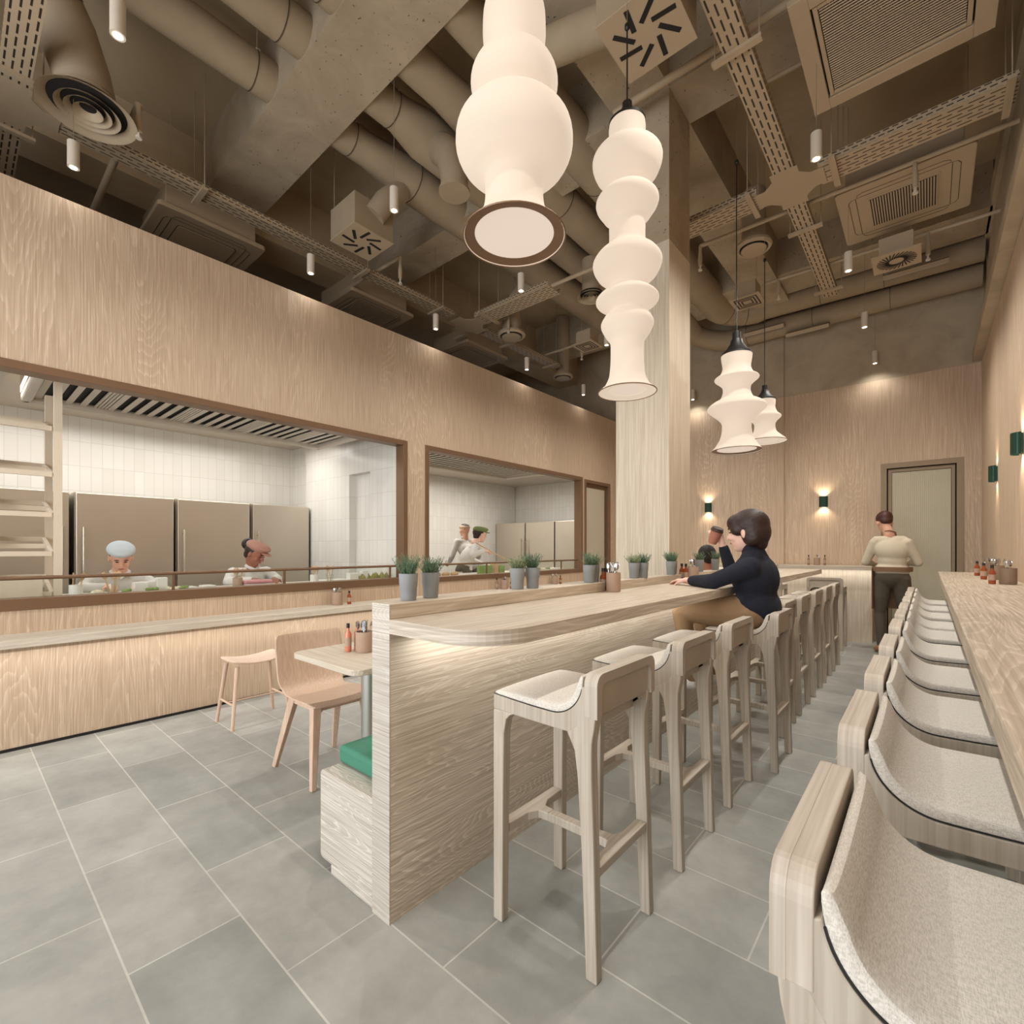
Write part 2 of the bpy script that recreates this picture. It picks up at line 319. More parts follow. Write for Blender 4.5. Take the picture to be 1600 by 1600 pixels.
    def mesh(s, name, mat, off=(0, 0, 0), smooth=False):
        bm = s.bm
        if any(off): bmesh.ops.translate(bm, vec=(-off[0], -off[1], -off[2]), verts=bm.verts)
        bmesh.ops.recalc_face_normals(bm, faces=bm.faces)
        me = bpy.data.meshes.new(name); bm.to_mesh(me); bm.free(); me.materials.append(mat)
        if smooth:
            me.polygons.foreach_set('use_smooth', [True] * len(me.polygons))
            try: me.set_sharp_from_angle(angle=math.radians(40))
            except Exception: pass
        return me
def obj(name, mb, mat, parent=None, off=(0, 0, 0), smooth=False, bevel=0, label=None, sub=0, seg=2):
    me = mb if isinstance(mb, bpy.types.Mesh) else mb.mesh(name, mat, off, smooth)
    o = bpy.data.objects.new(name, me); COL.objects.link(o)
    if parent: o.parent = parent
    if bevel:
        md = o.modifiers.new('bevel', 'BEVEL'); md.width = bevel; md.segments = seg; md.limit_method = 'ANGLE'; md.angle_limit = math.radians(40)
    if sub:
        md = o.modifiers.new('sub', 'SUBSURF'); md.levels = sub; md.render_levels = sub
    if label: o['label'] = label
    return o
def tag(o, label, cat, group=None, kind=None):
    o['label'] = label; o['category'] = cat
    if group: o['group'] = group
    if kind: o['kind'] = kind
    return o
def thing(name, label, cat, loc=(0, 0, 0), rz=0, group=None):
    o = bpy.data.objects.new(name, None); COL.objects.link(o); o.empty_display_size = 0.1
    o.location = loc; o.rotation_euler = (0, 0, rz); return tag(o, label, cat, group)
def struct(name, mb, mat, parent=None, **k):
    o = obj(name, mb, mat, parent, **k)
    if not parent: o['kind'] = 'structure'
    return o
def dup(root, loc, rz, label, group=None, cat=None):
    r = root.copy(); COL.objects.link(r); r.location = loc; r.rotation_euler = (0, 0, rz); r['label'] = label
    if group: r['group'] = group
    if cat: r['category'] = cat
    for ch in list(root.children):
        c = ch.copy(); COL.objects.link(c); c.parent = r
        for g in list(ch.children):
            d = g.copy(); COL.objects.link(d); d.parent = c
    return r
def rrect(x0, y0, x1, y1, r, n=5, corners=(1, 1, 1, 1)):
    pts = []
    for k, (cx, cy, a) in enumerate(((x0 + r, y0 + r, PI), (x1 - r, y0 + r, 1.5 * PI), (x1 - r, y1 - r, 0), (x0 + r, y1 - r, PI / 2))):
        if corners[k]:
            for i in range(n + 1): t = a + PI / 2 * i / n; pts.append((cx + r * math.cos(t), cy + r * math.sin(t)))
        else: pts.append(((x0, x1, x1, x0)[k], (y0, y0, y1, y1)[k]))
    return pts

# ================================================================ the room shell
XL, XR, YB, ZW, ZC = -4.459, 0.52, 8.6, 3.68, 5.38
struct('floor', MB().box(-8.6, -3.4, -0.12, XR + 0.2, 9.6, 0), M['floor'])
struct('ceiling', MB().box(-8.6, -3.4, ZC, XR + 0.2, 9.6, ZC + 0.15), M['slab'])
# left wall with two serving windows and a door
T = 0.12
w1a, w1b, w2a, w2b, da, db = -1.9, 3.386, 3.643, 7.043, 7.104, 7.983
z0, z1, zd = 0.90, 2.51, 2.485
m = MB(); X0 = XL - T
m.box(X0, -3.3, 0.02, XL, w1a, ZW); m.box(X0, w1a, 0.02, XL, w1b, z0); m.box(X0, w1b, 0.02, XL, w2a, ZW); m.box(X0, w2a, 0.02, XL, w2b, z0)
m.box(X0, w2b, 0.02, XL, da, ZW); m.box(X0, db, 0.02, XL, YB, ZW); m.box(X0, w1a, z1, XL, w1b, ZW); m.box(X0, w2a, z1, XL, w2b, ZW); m.box(X0, da, zd, XL, db, ZW)
struct('wall_left', m, M['oak_wall'])
struct('baseboard_left', MB().box(XL - 0.05, -3.3, 0, XL + 0.004, da, 0.02), M['dark'])
fw = 0.055
def frame_yz(name, ya, yb, za, zb, bottom=0.055, sill=True):
    m = MB(); xa, xb = XL - T - 0.01, XL + 0.012
    m.box(xa, ya, za, xb, ya + fw, zb).box(xa, yb - fw, za, xb, yb, zb).box(xa, ya + fw, zb - fw, xb, yb - fw, zb)
    if sill: m.box(xa, ya + fw, za, xb, yb - fw, za + bottom)
    return struct(name, m, M['bronze'], bevel=0.003)
frame_yz('window_1', w1a, w1b, z0, z1, 0.075)
frame_yz('window_2', w2a, w2b, z0, z1, 0.06)
d2 = frame_yz('door_1', da, db, 0.0, zd, sill=False)
obj('door_panel', MB().box(XL - 0.075, da + 0.05, 0.01, XL - 0.05, db - 0.05, 2.43), M['frost'], d2, label='pale frosted door panel')
m = MB(); m.box(XL - 0.07, db - 0.12, 0.01, XL - 0.045, db - 0.055, 2.43).box(XL - 0.07, da + 0.055, 2.36, XL - 0.045, db - 0.12, 2.43)
obj('door_stile', m, M['bronze'], d2)
# back wall
struct('wall_back', MB().box(-1.72, YB, 0, -0.507, YB + 0.15, ZW).box(0.352, YB, 0, XR + 0.2, YB + 0.15, ZW).box(-0.507, YB, 2.49, 0.352, YB + 0.15, ZW), M['oak_wall'])
struct('wall_back_side', MB().box(XL - 0.12, YB - 0.03, 0, -1.72, YB + 0.15, ZW), M['oak_wall'])
struct('wall_back_upper', MB().box(-1.72, YB, ZW, XR + 0.2, YB + 0.15, ZC), M['plaster'])
struct('wall_back_upper_side', MB().box(-8.6, YB - 0.03, ZW, -1.72, YB + 0.15, ZC), M['plaster'])
# right wall
struct('wall_right', MB().box(XR, -3.4, 0, XR + 0.2, YB, ZW), M['oak_wall'])
struct('wall_right_upper', MB().box(XR + 0.02, -3.4, ZW, XR + 0.2, YB, ZC), M['plaster'])
struct('wall_left_far', MB().box(-8.7, -3.4, 0, -8.6, 9.6, ZC), M['slab'])
m = MB().box(-8.6, -3.5, 0, -4.45, -3.35, ZC).box(-4.45, -3.5, 3.35, XR + 0.2, -3.35, ZC).box(XR - 0.05, -3.5, 0, XR + 0.2, -3.35, 3.35)
struct('wall_front', m, M['plaster'])
# back door with ribbed leaf
m = MB(); y = YB - 0.012
m.box(-0.507, y, 0, -0.44, y + 0.1, 2.49).box(0.285, y, 0, 0.352, y + 0.1, 2.49).box(-0.44, y, 2.42, 0.285, y + 0.1, 2.49)
m.box(-0.425, y + 0.03, 0, -0.385, y + 0.1, 2.405).box(0.235, y + 0.03, 0, 0.27, y + 0.1, 2.405).box(-0.385, y + 0.03, 2.365, 0.235, y + 0.1, 2.405)
d3 = struct('door_2', m, M['door_frame'])
obj('door_shadow_gap', MB().box(-0.44, y + 0.06, 0, 0.285, y + 0.1, 2.42), M['dark'], d3)
m = MB(); n = 62
pts = [(-0.382, y + 0.08)]
for i in range(n):
    xa = -0.382 + 0.614 * i / n; dx = 0.614 / n
    pts += [(xa + dx * 0.1, y + 0.042), (xa + dx * 0.75, y + 0.042), (xa + dx * 0.85, y + 0.047)]
pts.append((0.232, y + 0.08)); m.prism(pts, 'z', 0.01, 2.36)
obj('door_leaf', m, M['door_paint'], d3, label='pale grey-green ribbed door leaf')
# structural beams and column
struct('trim_1', MB().box(-5.55, 1.684, 4.85, -1.96, 2.205, ZC).box(-1.51, 1.684, 4.85, XR, 2.205, ZC), M['beam'])
struct('trim_2', MB().box(-5.55, 3.62, 4.85, -1.96, 4.05, ZC).box(-1.51, 3.62, 4.85, XR, 4.05, ZC), M['beam'])
struct('trim_3', MB().box(-1.96, -3.3, 4.85, -1.51, YB, ZC), M['beam'])
struct('trim_4', MB().box(-6.0, -3.3, 4.72, -5.55, YB, ZC), M['slab'])
struct('trim_5', MB().box(-5.55, 7.15, 4.9, -1.96, 7.75, ZC).box(-1.51, 7.15, 4.9, XR, 7.75, ZC), M['beam'])
struct('trim_8', MB().box(XR - 0.09, -3.3, ZW + 0.02, XR + 0.02, YB, ZW + 0.14).box(XR - 0.02, -3.3, 4.9, XR + 0.02, YB, 5.1), M['plaster'])
col = struct('wall_column', MB().box(-1.958, 3.622, ZW, -1.512, 4.044, 4.85), M['beam'])
struct('trim_6', MB().box(-1.964, 3.618, 0, -1.51, 4.048, ZW), M['oak_wall_pale'])

# ================================================================ kitchens
KX = -7.35
struct('wall_kitchen_back', MB().box(KX - 0.1, -1.9, 0, KX, 3.45, 2.8), M['tile_yz'])
struct('wall_kitchen_side', MB().box(KX, 3.45, 0, X0 - 0.001, 3.57, 2.8).box(-5.15, 3.36, 0, -4.62, 3.45, 2.8).box(-6.75, 3.36, 0, -5.62, 3.45, 2.8).box(-5.62, 3.36, 2.24, -5.15, 3.45, 2.8), M['tile_xz'])
struct('wall_kitchen_rear', MB().box(-7.8, 3.57, 0, -7.7, 9.1, 2.8), M['tile_yz'])
struct('wall_kitchen_end', MB().box(-7.8, 9.12, 0, X0, 9.22, 2.8), M['tile_xz'])
struct('wall_kitchen_front', MB().box(KX, -2.0, 0, X0, -1.9, 2.8), M['tile_xz'])
struct('ceiling_kitchen', MB().box(-7.8, -2.0, 2.8, X0, 9.2, 2.88), M['white_paint'])
def fridge(loc, rz, widths, label, group, handles):
    t = thing('steel_refrigerator', label, 'refrigerator', loc, rz, group)
    W = sum(widths); zt = 1.88
    obj('cabinet', MB().box(0, 0, 0.1, W, 0.68, zt).box(0.03, 0.05, 0.0, W - 0.03, 0.6, 0.1), M['steel'], t)
    x = 0
    for k, wd in enumerate(widths):
        a = 0.006; dd = obj('door', MB().box(x + a, -0.05, 0.12, x + wd - a, -0.004, zt - 0.005), M['steel'], t, bevel=0.008)
        hx = x + (wd - 0.06 if handles[k] == 'r' else 0.06)
        h = MB().tube([(hx, -0.1, 1.0), (hx, -0.1, 1.52)], 0.012, 8); h.tube([(hx, -0.1, 1.05), (hx, -0.04, 1.05)], 0.008, 6); h.tube([(hx, -0.1, 1.47), (hx, -0.04, 1.47)], 0.008, 6)
        obj('door_handle', h, M['handle'], dd, smooth=True)
        x += wd
    return t
# fronts face +X in kitchen one: local x -> world y, local -y -> world +x
def fr1(y, ws, hs, label): return fridge((-6.65, y, 0), PI / 2, ws, label, 'refrigerators along the kitchen back wall', hs)
fr1(-0.62, [0.72, 0.72], 'lr', 'tall steel refrigerator at the far left behind the wooden rack')
fr1(0.86, [0.86], 'l', 'wide steel refrigerator behind the cook in the pale blue cap')
fr1(1.745, [0.80], 'l', 'steel refrigerator between the two seated cooks, with a pale edge strip')
fr1(2.57, [0.76], 'l', 'rightmost steel refrigerator beside the white tiled pier, reflecting a bright band')
def fr2(x, ws, hs, label): return fridge((x, 8.42, 0), 0, ws, label, 'refrigerators at the end of the second kitchen', hs)
fr2(-7.66, [0.86], 'r', 'left steel refrigerator at the end of the kitchen in the second window')
fr2(-6.78, [0.78], 'l', 'middle steel refrigerator seen through the second window')
fr2(-5.98, [0.72], 'r', 'right steel refrigerator seen through the second window beside its frame')
# extraction hoods
def hood(ya, yb, label, n, perf):
    t = thing('extraction_hood', label, 'extractor hood', (-5.25, (ya + yb) / 2, 2.56)); o = t.location[:]
    m = MB(); xa, xb = -5.93, -4.66
    m.box(xa, ya, 2.64, xb, yb, 2.79)
    obj('hood_body', m, M['steel'], t, off=o)
    m = MB(); m.box(xa, ya, 2.56, xa + 0.07, yb, 2.64).box(xb - 0.05, ya, 2.56, xb, yb, 2.64).box(xa, yb - 0.07, 2.56, xb, yb, 2.64).box(xa, ya, 2.56, xb, ya + 0.07, 2.64)
    obj('hood_rim', m, M['white_paint'], t, off=o, bevel=0.02)
    obj('filter_bed', MB().box(xa + 0.07, ya + 0.07, 2.625, xb - 0.05, yb - 0.07, 2.638), M['dark'], t, off=o)
    step = (yb - ya - 0.16) / n; sl = MB(); gl = MB()
    for i in range(n):
        y0_ = ya + 0.08 + i * step
        if perf and i % 6 == 4:
            for q in range(4): gl.box(xa + 0.08, y0_ + step * 0.25 * q, 2.60, xb - 0.055, y0_ + step * (0.25 * q + 0.17), 2.612)
        else: sl.box(xa + 0.08, y0_, 2.60, xb - 0.055, y0_ + step * 0.46, 2.606)
    obj('baffle_filter', sl, M['white_paint'], t, off=o)
    if perf: obj('light_grille', gl, M['white_paint'], t, off=o)
    return t
hood(0.42, 3.13, 'long pale hood with dark slots above the first kitchen window', 26, True)
hood(4.0, 6.75, 'slotted ceiling hood at the top of the second kitchen window', 24, False)
struct('trim_7', MB().box(-6.2, -1.9, 2.62, -4.6, 0.3, 2.79), M['white_paint'])
# prep counters
def prep(ya, yb, label):
    t = thing('prep_counter', label, 'kitchen counter', (-4.92, (ya + yb) / 2, 0)); o = t.location[:]
    obj('counter_top', MB().box(-5.28, ya, 0.895, -4.60, yb, 0.935), M['worktop'], t, off=o, bevel=0.004)
    obj('counter_body', MB().box(-5.22, ya + 0.02, 0.1, -4.62, yb - 0.02, 0.895).box(-5.15, ya + 0.05, 0, -4.66, yb - 0.05, 0.1), M['steel'], t, off=o)
prep(0.58, 3.33, 'pale prep counter behind the first serving window')
prep(3.62, 7.05, 'pale prep counter behind the second serving window')
# glass screen with bronze rail in each window
def rail(ya, yb, posts, label):
    t = thing('serving_rail', label, 'rail', (XL - 0.06, ya, z0 + 0.07)); o = t.location[:]; x = XL - 0.06
    obj('rail_tube', MB().tube([(x, ya, 1.105), (x, yb, 1.105)], 0.013, 10), M['bronze'], t, off=o, smooth=True)
    for p in posts: obj('rail_post', MB().box(x - 0.008, p - 0.009, 0.965, x + 0.008, p + 0.009, 1.098), M['bronze'], t, off=o)
    obj('glass_screen', MB().box(x - 0.003, ya + 0.01, 0.97, x + 0.003, yb - 0.01, 1.095), M['glass'], t, off=o)
rail(w1a + fw, w1b - fw, (-0.7, 1.17, 2.04, 3.20), 'bronze rail on short posts across the first serving window')
rail(w2a + fw, w2b - fw, (4.75, 5.75, 6.5), 'bronze rail on short posts across the second serving window')
# ================================================================ left shelf
t = thing('wall_counter', 'long low oak counter shelf fixed along the kitchen wall, lit beneath', 'counter', (-4.28, 2.9, 0.7)); o = t.location[:]
obj('shelf_top', MB().box(XL + 0.001, -2.6, 0.705, -4.13, 7.0, 0.752), M['oak_lit'], t, off=o, bevel=0.003)
obj('shelf_batten', MB().box(XL + 0.001, -2.6, 0.665, -4.40, 7.0, 0.7045), M['oak_top'], t, off=o)

# ================================================================ bar
t = thing('bar_counter', 'long limed oak bar running down the room with a rounded near corner', 'bar counter', (-1.2, 3.85, 0)); o = t.location[:]
m = MB().box(-1.505, 1.0, 0.0, -1.409, 3.60, 1.052).box(-1.505, 3.60, 0, -1.409, 6.7, 1.052)
m = MB().box(-1.50, 1.0, 0.0, -1.409, 6.72, 1.054)
obj('bar_front', m, M['oak_bar'], t, off=o)
obj('end_panel', MB().box(-1.512, 0.995, 0.0, -1.4085, 0.9999, 1.106), M['oak_end'], t, off=o)
# worktop with a rounded near corner
r = 0.2; pts = [(-1.4089, 0.997)]
for i in range(13): a = -PI / 2 + PI / 2 * i / 12; pts.append((-0.95 - r + r * math.cos(a), 0.997 + r + r * math.sin(a)))
pts += [(-0.95, 6.70), (-1.4089, 6.70)]
obj('bar_top', MB().prism(pts, 'z', 1.005, 1.0555), M['oak_top'], t, off=o, bevel=0.002)
inn = [(-1.4089, 0.9965)] + pts[1:-1]; out = []
for px_, py_ in pts[:-1]:
    out.append((px_ + (0.0025 if px_ > -0.9502 else (0.0025 * (px_ + 1.15) / 0.2 if px_ > -1.15 else 0)), py_ - (0.0025 if py_ < 0.998 else (0.0025 * (1.197 - py_) / 0.2 if py_ < 1.197 else 0))))
obj('edge_band', MB().prism(out + inn[::-1], 'z', 1.006, 1.0545), M['oak_edge'], t, off=o)
m = MB()
for a, b in ((1.0001, 2.47), (2.60, 3.60)): m.box(-1.512, a, 1.0556, -1.4085, b, 1.106)
m.box(-1.508, 3.80, 1.0556, -1.4085, 5.10, 1.106).box(-1.508, 5.25, 1.0556, -1.4085, 6.72, 1.106)
obj('upstand', m, M['oak_top'], t, off=o, bevel=0.002)
# banquette
t = thing('banquette', 'oak banquette bench box against the back of the bar', 'bench', (-1.7, 2.3, 0)); o = t.location[:]
obj('bench_base', MB().prism(rrect(-1.889, 0.042, -1.513, 0.40, 0.02), 'y', 0.998, 3.60).box(-1.81, 1.0, 0, -1.513, 3.60, 0.042), M['oak_end'], t, off=o, bevel=0.006)
def cushion(ya, yb, label):
    c = obj('seat_cushion', MB().box(-1.885, ya, 0.402, -1.53, yb, 0.475), M['green_leather'], bevel=0.018, seg=4)
    tag(c, label, 'cushion', 'green bench cushions')
cushion(1.075, 3.58, 'green leather cushion at the near end of the bench')
t = thing('banquette', 'oak banquette bench beyond the column where a diner sits', 'bench', (-1.7, 5.4, 0)); o = t.location[:]
obj('bench_base', MB().box(-1.889, 4.06, 0.042, -1.513, 6.7, 0.40), M['oak_end'], t, off=o, bevel=0.006)
tag(obj('seat_cushion', MB().box(-1.885, 4.08, 0.402, -1.53, 6.68, 0.475), M['green_leather'], bevel=0.018), 'green leather cushion beyond the column under the seated diner', 'cushion', 'green bench cushions')
# back ledge with lit front
t = thing('back_counter', 'low oak counter across the back wall with a lit front', 'counter', (-2.2, 8.4, 0)); o = t.location[:]
obj('counter_front', MB().box(-4.2, 8.24, 0.0, -0.58, YB - 0.035, 1.0), M['oak_wall_pale'], t, off=o)
obj('counter_top', MB().box(-4.2, 8.12, 1.005, -0.56, YB - 0.035, 1.055), M['oak_topx'], t, off=o, bevel=0.003)
# right counter
t = thing('window_counter', 'oak counter along the right wall above the row of stools', 'counter', (0.3, 2.2, 0)); o = t.location[:]
obj('counter_top', MB().box(0.080, -2.6, 1.0, XR - 0.002, 6.87, 1.055), M['oak_dark'], t, off=o, bevel=0.003)
obj('counter_bracket', MB().box(0.42, -2.6, 0.84, XR - 0.002, 6.85, 1.0), M['oak_top'], t, off=o)

# ================================================================ bar stools
def sweep4(m, secs):
    """secs: (cx, cy, z, wx, wy) rectangular sections, bottom to top"""
    m.rings([[(cx - wx / 2, cy - wy / 2, z), (cx + wx / 2, cy - wy / 2, z), (cx + wx / 2, cy + wy / 2, z), (cx - wx / 2, cy + wy / 2, z)] for cx, cy, z, wx, wy in secs])
    return m
def seat_curve(k=14):
    """(x,z) along the pad from the front edge to the top of the curled back"""
    pts = [(0.205, 0.790), (0.12, 0.785), (0.03, 0.781), (-0.03, 0.780)]
    cx, cz, R = -0.045, 0.895, 0.115
    for i in range(k + 1):
        a = -PI / 2 - (PI / 2 - 0.12) * i / k; pts.append((cx + R * math.cos(a), cz + R * math.sin(a)))
    pts.append((-0.163, 0.912)); return pts
def make_stool():
    t = thing('bar_stool', 'x', 'bar stool')
    for s in (-1, 1):
        m = MB(); e = lambda w_: s * (0.1985 - w_ / 2)
        sweep4(m, [(0.186, e(.034), 0, 0.040, 0.034), (0.184, e(.038), 0.45, 0.044, 0.038), (0.182, e(.0385), 0.66, 0.048, 0.0385), (0.177, e(.0385), 0.71, 0.058, 0.0385), (0.168, e(.0385), 0.728, 0.076, 0.0385), (0.158, e(.0385), 0.7375, 0.094, 0.0385)])
        obj('leg', m, M['ash'], t, bevel=0.004)
    for s in (-1, 1):
        m = MB(); e = lambda w_: s * (0.1985 - w_ / 2)
        sweep4(m, [(-0.192, e(.034), 0, 0.038, 0.034), (-0.178, e(.038), 0.40, 0.044, 0.038), (-0.168, e(.040), 0.60, 0.050, 0.040), (-0.162, e(.0385), 0.68, 0.060, 0.0385), (-0.154, e(.0385), 0.712, 0.078, 0.0385), (-0.150, e(.0385), 0.7315, 0.092, 0.0385), (-0.176, e(.0385), 0.76, 0.052, 0.0385), (-0.190, e(.0385), 0.80, 0.034, 0.0385)])
        obj('leg', m, M['ash'], t, bevel=0.004)
    # seat frame: curved side plates + front rail + curved underside shell
    crv = seat_curve(); m = MB()
    for s in (-1, 1):
        top = [(x, z - 0.001) for x, z in crv if z < 0.885]
        bot = [(0.205, 0.738), (0.10, 0.734), (-0.06, 0.731), (-0.135, 0.731), (-0.172, 0.760), (-0.181, 0.80), (-0.184, 0.87)]
        poly = top + bot[::-1]
        a, b = sorted((s * 0.160, s * 0.1979)); m.prism(poly, 'y', a, b)
    m.box(0.178, -0.16, 0.74, 0.205, 0.16, 0.785); m.box(-0.15, -0.16, 0.73, -0.12, 0.16, 0.775)
    obj('seat_frame', m, M['ashx'], t, bevel=0.003)
    ys = [-0.1955, -0.192, -0.183, -0.1, 0, 0.1, 0.183, 0.192, 0.1955]; dz = [-0.012, -0.004, 0, 0.002, 0.003, 0.002, 0, -0.004, -0.012]
    g = []; n = len(crv)
    for i, (x, z) in enumerate(crv):
        a = crv[max(0, i - 1)]; b = crv[min(n - 1, i + 1)]; tx, tz = b[0] - a[0], b[1] - a[1]; l = math.hypot(tx, tz); nx, nz = tz / l, -tx / l
        if nz < 0 and nx < 0: nx, nz = -nx, -nz
        e = min(1.0, min(i, n - 1 - i) / 1.5); k = 0.017 + 0.010 * e
        g.append([(x + nx * (k + d), y_, z + nz * (k + d)) for y_, d in zip(ys, dz)])
    m = MB(); low = [[(x, y_, z + 0.0005) for y_ in ys] for x, z in crv]
    A = [[m.bm.verts.new(p) for p in r_] for r_ in g]; B = [[m.bm.verts.new(p) for p in r_] for r_ in low]
    for i in range(n - 1):
        for j in range(8):
            m.bm.faces.new((A[i][j], A[i][j + 1], A[i + 1][j + 1], A[i + 1][j])); m.bm.faces.new((B[i][j], B[i + 1][j], B[i + 1][j + 1], B[i][j + 1]))
        m.bm.faces.new((A[i][0], A[i + 1][0], B[i + 1][0], B[i][0])); m.bm.faces.new((A[i][8], B[i][8], B[i + 1][8], A[i + 1][8]))
    for j in range(8):
        m.bm.faces.new((A[0][j], B[0][j], B[0][j + 1], A[0][j + 1])); m.bm.faces.new((A[-1][j], A[-1][j + 1], B[-1][j + 1], B[-1][j]))
    p = obj('seat_pad', m, M['linen'], t, smooth=True, sub=1)
    # shade of the gap between pad and frame, drawn as a dark line
    for s in (-1, 1): obj('gap_shade', MB().tube([(x, s * 0.1955, z + 0.001) for x, z in crv[:-2]], 0.0018, 5), M['blackplastic'], p)
    # backrest: thick board, rounded upper corners, hollowed rear face
    ol = rrect(-0.1990, 0.79, 0.1990, 0.922, 0.035, 5, (0, 0, 1, 1))
    m = MB().prism(ol, 'x', -0.199, -0.167)
    up_ = rrect(-0.1994, 0.79, 0.1994, 0.9225, 0.035, 5, (0, 0, 1, 1))[2:]; inr = rrect(-0.170, 0.79, 0.170, 0.893, 0.03, 5, (0, 0, 1, 1))[2:]
    rim_ = [(0.1994, 0.79)] + up_[0:] + [(-0.1994, 0.79), (-0.170, 0.79)] + inr[::-1] + [(0.170, 0.79)]
    rim_ = [q for i_, q in enumerate(rim_) if i_ == 0 or q != rim_[i_ - 1]]
    obj('back_rim', MB().prism(rim_, 'x', -0.2135, -0.196), M['ashy'], t)
    # lower arch spandrels between the rear legs
    arch = [(-0.2, 0.79)] + [(-0.165 + 0.05 * (1 - math.cos(PI / 2 * i / 5)), 0.745 + 0.045 * math.sin(PI / 2 * i / 5)) for i in range(6)] 
    m.prism([(-0.1980, 0.7895), (-0.1980, 0.762), (-0.160, 0.762), (-0.15, 0.772), (-0.13, 0.784), (-0.10, 0.7895)], 'x', -0.199, -0.167)
    m.prism([(0.1980, 0.7895), (0.10, 0.7895), (0.13, 0.784), (0.15, 0.772), (0.160, 0.762), (0.1980, 0.762)], 'x', -0.199, -0.167)
    obj('backrest', m, M['ashy'], t, bevel=0.002)
    z = 0.30
    m = MB().prism([(0.165, -0.16), (0.205, -0.16), (0.205, 0.16), (0.165, 0.16), (0.16, 0.06), (0.14, 0.022), (0.10, 0.018), (0.10, -0.018), (0.14, -0.022), (0.16, -0.06)], 'z', z, z + 0.03)
    obj('footrest', m, M['ashy'], t, bevel=0.003)
    m = MB().prism([(-0.16, -0.16), (-0.16, -0.06), (-0.145, -0.022), (-0.10, -0.018), (-0.10, 0.018), (-0.145, 0.022), (-0.16, 0.06), (-0.16, 0.16), (-0.20, 0.16), (-0.20, -0.16)], 'z', z, z + 0.03)
    obj('footrest', m, M['ashy'], t, bevel=0.003)
    obj('stretcher', MB().box(-0.101, -0.018, z, 0.101, 0.018, z + 0.03), M['ashx'], t, bevel=0.003)
    return t
stool0 = make_stool()
SY = [1.455, 2.115, 2.75, 3.315, 3.935, 4.52, 5.135, 5.715, 6.31]
ORD = ['nearest', 'second', 'third', 'fourth', 'fifth', 'sixth', 'seventh', 'eighth', 'ninth', 'farthest']
for i, y in enumerate(SY):
    lab = {0: 'pale oak bar stool nearest the camera at the rounded bar corner',
           3: 'oak bar stool under the seated customer in the navy roll-neck',
           2: 'oak bar stool directly in front of the seated customer',
           8: 'last oak bar stool in the row at the far end of the bar'}.get(i, 'oak bar stool, %s from the rounded corner along the bar' % ORD[i])
    x = -0.957 + (0.09 if i == 3 else 0)
    if i == 0:
        stool0.location = (x, y, 0); stool0.rotation_euler = (0, 0, PI); stool0['label'] = lab; stool0['group'] = 'bar stools along the bar'
    else: dup(stool0, (x, y, 0), PI, lab, 'bar stools along the bar')
RY = [0.845, 1.425, 1.985, 2.55, 3.16, 3.72, 4.21, 4.795, 5.38, 5.98]
for i, y in enumerate(RY):
    lab = {0: 'large cropped bar stool with linen seat nearest the camera at the right counter', 9: 'last linen-seated stool at the far end of the right counter'}.get(i, 'linen-seated stool under the right counter, %s from the camera' % ORD[i])
    dup(stool0, (0.068, y, 0), 0, lab, 'bar stools along the right counter')
for x, y, l in ((-1.02, 7.62, 'oak stool standing alone at the lit back counter'), (-1.72, 7.62, 'oak stool at the back counter mostly behind the bar end')):
    dup(stool0, (x, y, 0), PI / 2, l, 'stools at the back counter')

# ================================================================ dining table, chairs, low stool
def table(x, y, label):
    t = thing('dining_table', label, 'table', (x, y, 0), 0, 'small tables along the bench')
    obj('tabletop', MB().prism(rrect(-0.33, -0.27, 0.30, 0.40, 0.06), 'z', 0.722, 0.75), M['oak_topx'], t, bevel=0.004)
    obj('pedestal', MB().lathe([(0.045, 0.02), (0.045, 0.721)], n=24), M['steel_leg'], t, smooth=True)
    obj('base', MB().lathe([(0.21, 0), (0.21, 0.012), (0.05, 0.02)], n=32), M['steel_leg'], t, smooth=True)
table(-2.24, 1.46, 'small limed oak table on a steel column beside the green cushion')
table(-2.22, 5.2, 'small oak table in front of the seated diner beyond the bar')
def make_chair(x, y, rz, label):
    t = thing('dining_chair', label, 'chair', (x, y, 0), rz, 'plywood chairs at the small tables')
    prof = [(0.23, 0.432), (0.20, 0.443), (0.12, 0.446), (0.0, 0.438), (-0.10, 0.432), (-0.155, 0.438), (-0.19, 0.462), (-0.208, 0.50), (-0.222, 0.58), (-0.238, 0.68), (-0.25, 0.765), (-0.254, 0.785)]
    g = []
    for k, (px, pz) in enumerate(prof):
        row = []
        hw = 0.215 - (0.018 if k in (0, len(prof) - 1) else 0) - (0.02 if 4 <= k <= 6 else 0)
        for j in range(9):
            u = -1 + j / 4; c = 0.022 * (u * u)
            if k < 5: row.append((px, u * hw, pz + c * 0.5))
            else: row.append((px + c * 1.2, u * hw, pz + c * 0.2))
        g.append(row)
    obj('seat_shell', MB().sheet(g, -0.012), M['chair_oak'], t, smooth=True, sub=1)
    for s in (-1, 1):
        obj('leg', MB().tube([(0.15, s * 0.15, 0.432), (0.20, s * 0.19, 0)], [0.024, 0.014], sq=True), M['chair_oak'], t, bevel=0.004)
        obj('leg', MB().tube([(-0.12, s * 0.14, 0.425), (-0.26, s * 0.19, 0)], [0.022, 0.013], sq=True), M['chair_oak'], t, bevel=0.004)
    obj('seat_rail', MB().box(-0.12, -0.15, 0.40, 0.17, -0.12, 0.424).box(-0.12, 0.12, 0.40, 0.17, 0.15, 0.424).box(0.12, -0.12, 0.40, 0.15, 0.12, 0.424).box(-0.12, -0.12, 0.40, -0.09, 0.12, 0.424), M['chair_oak'], t)
    return t
make_chair(-2.70, 1.47, 0, 'pink-toned plywood chair facing the near table and the green bench')
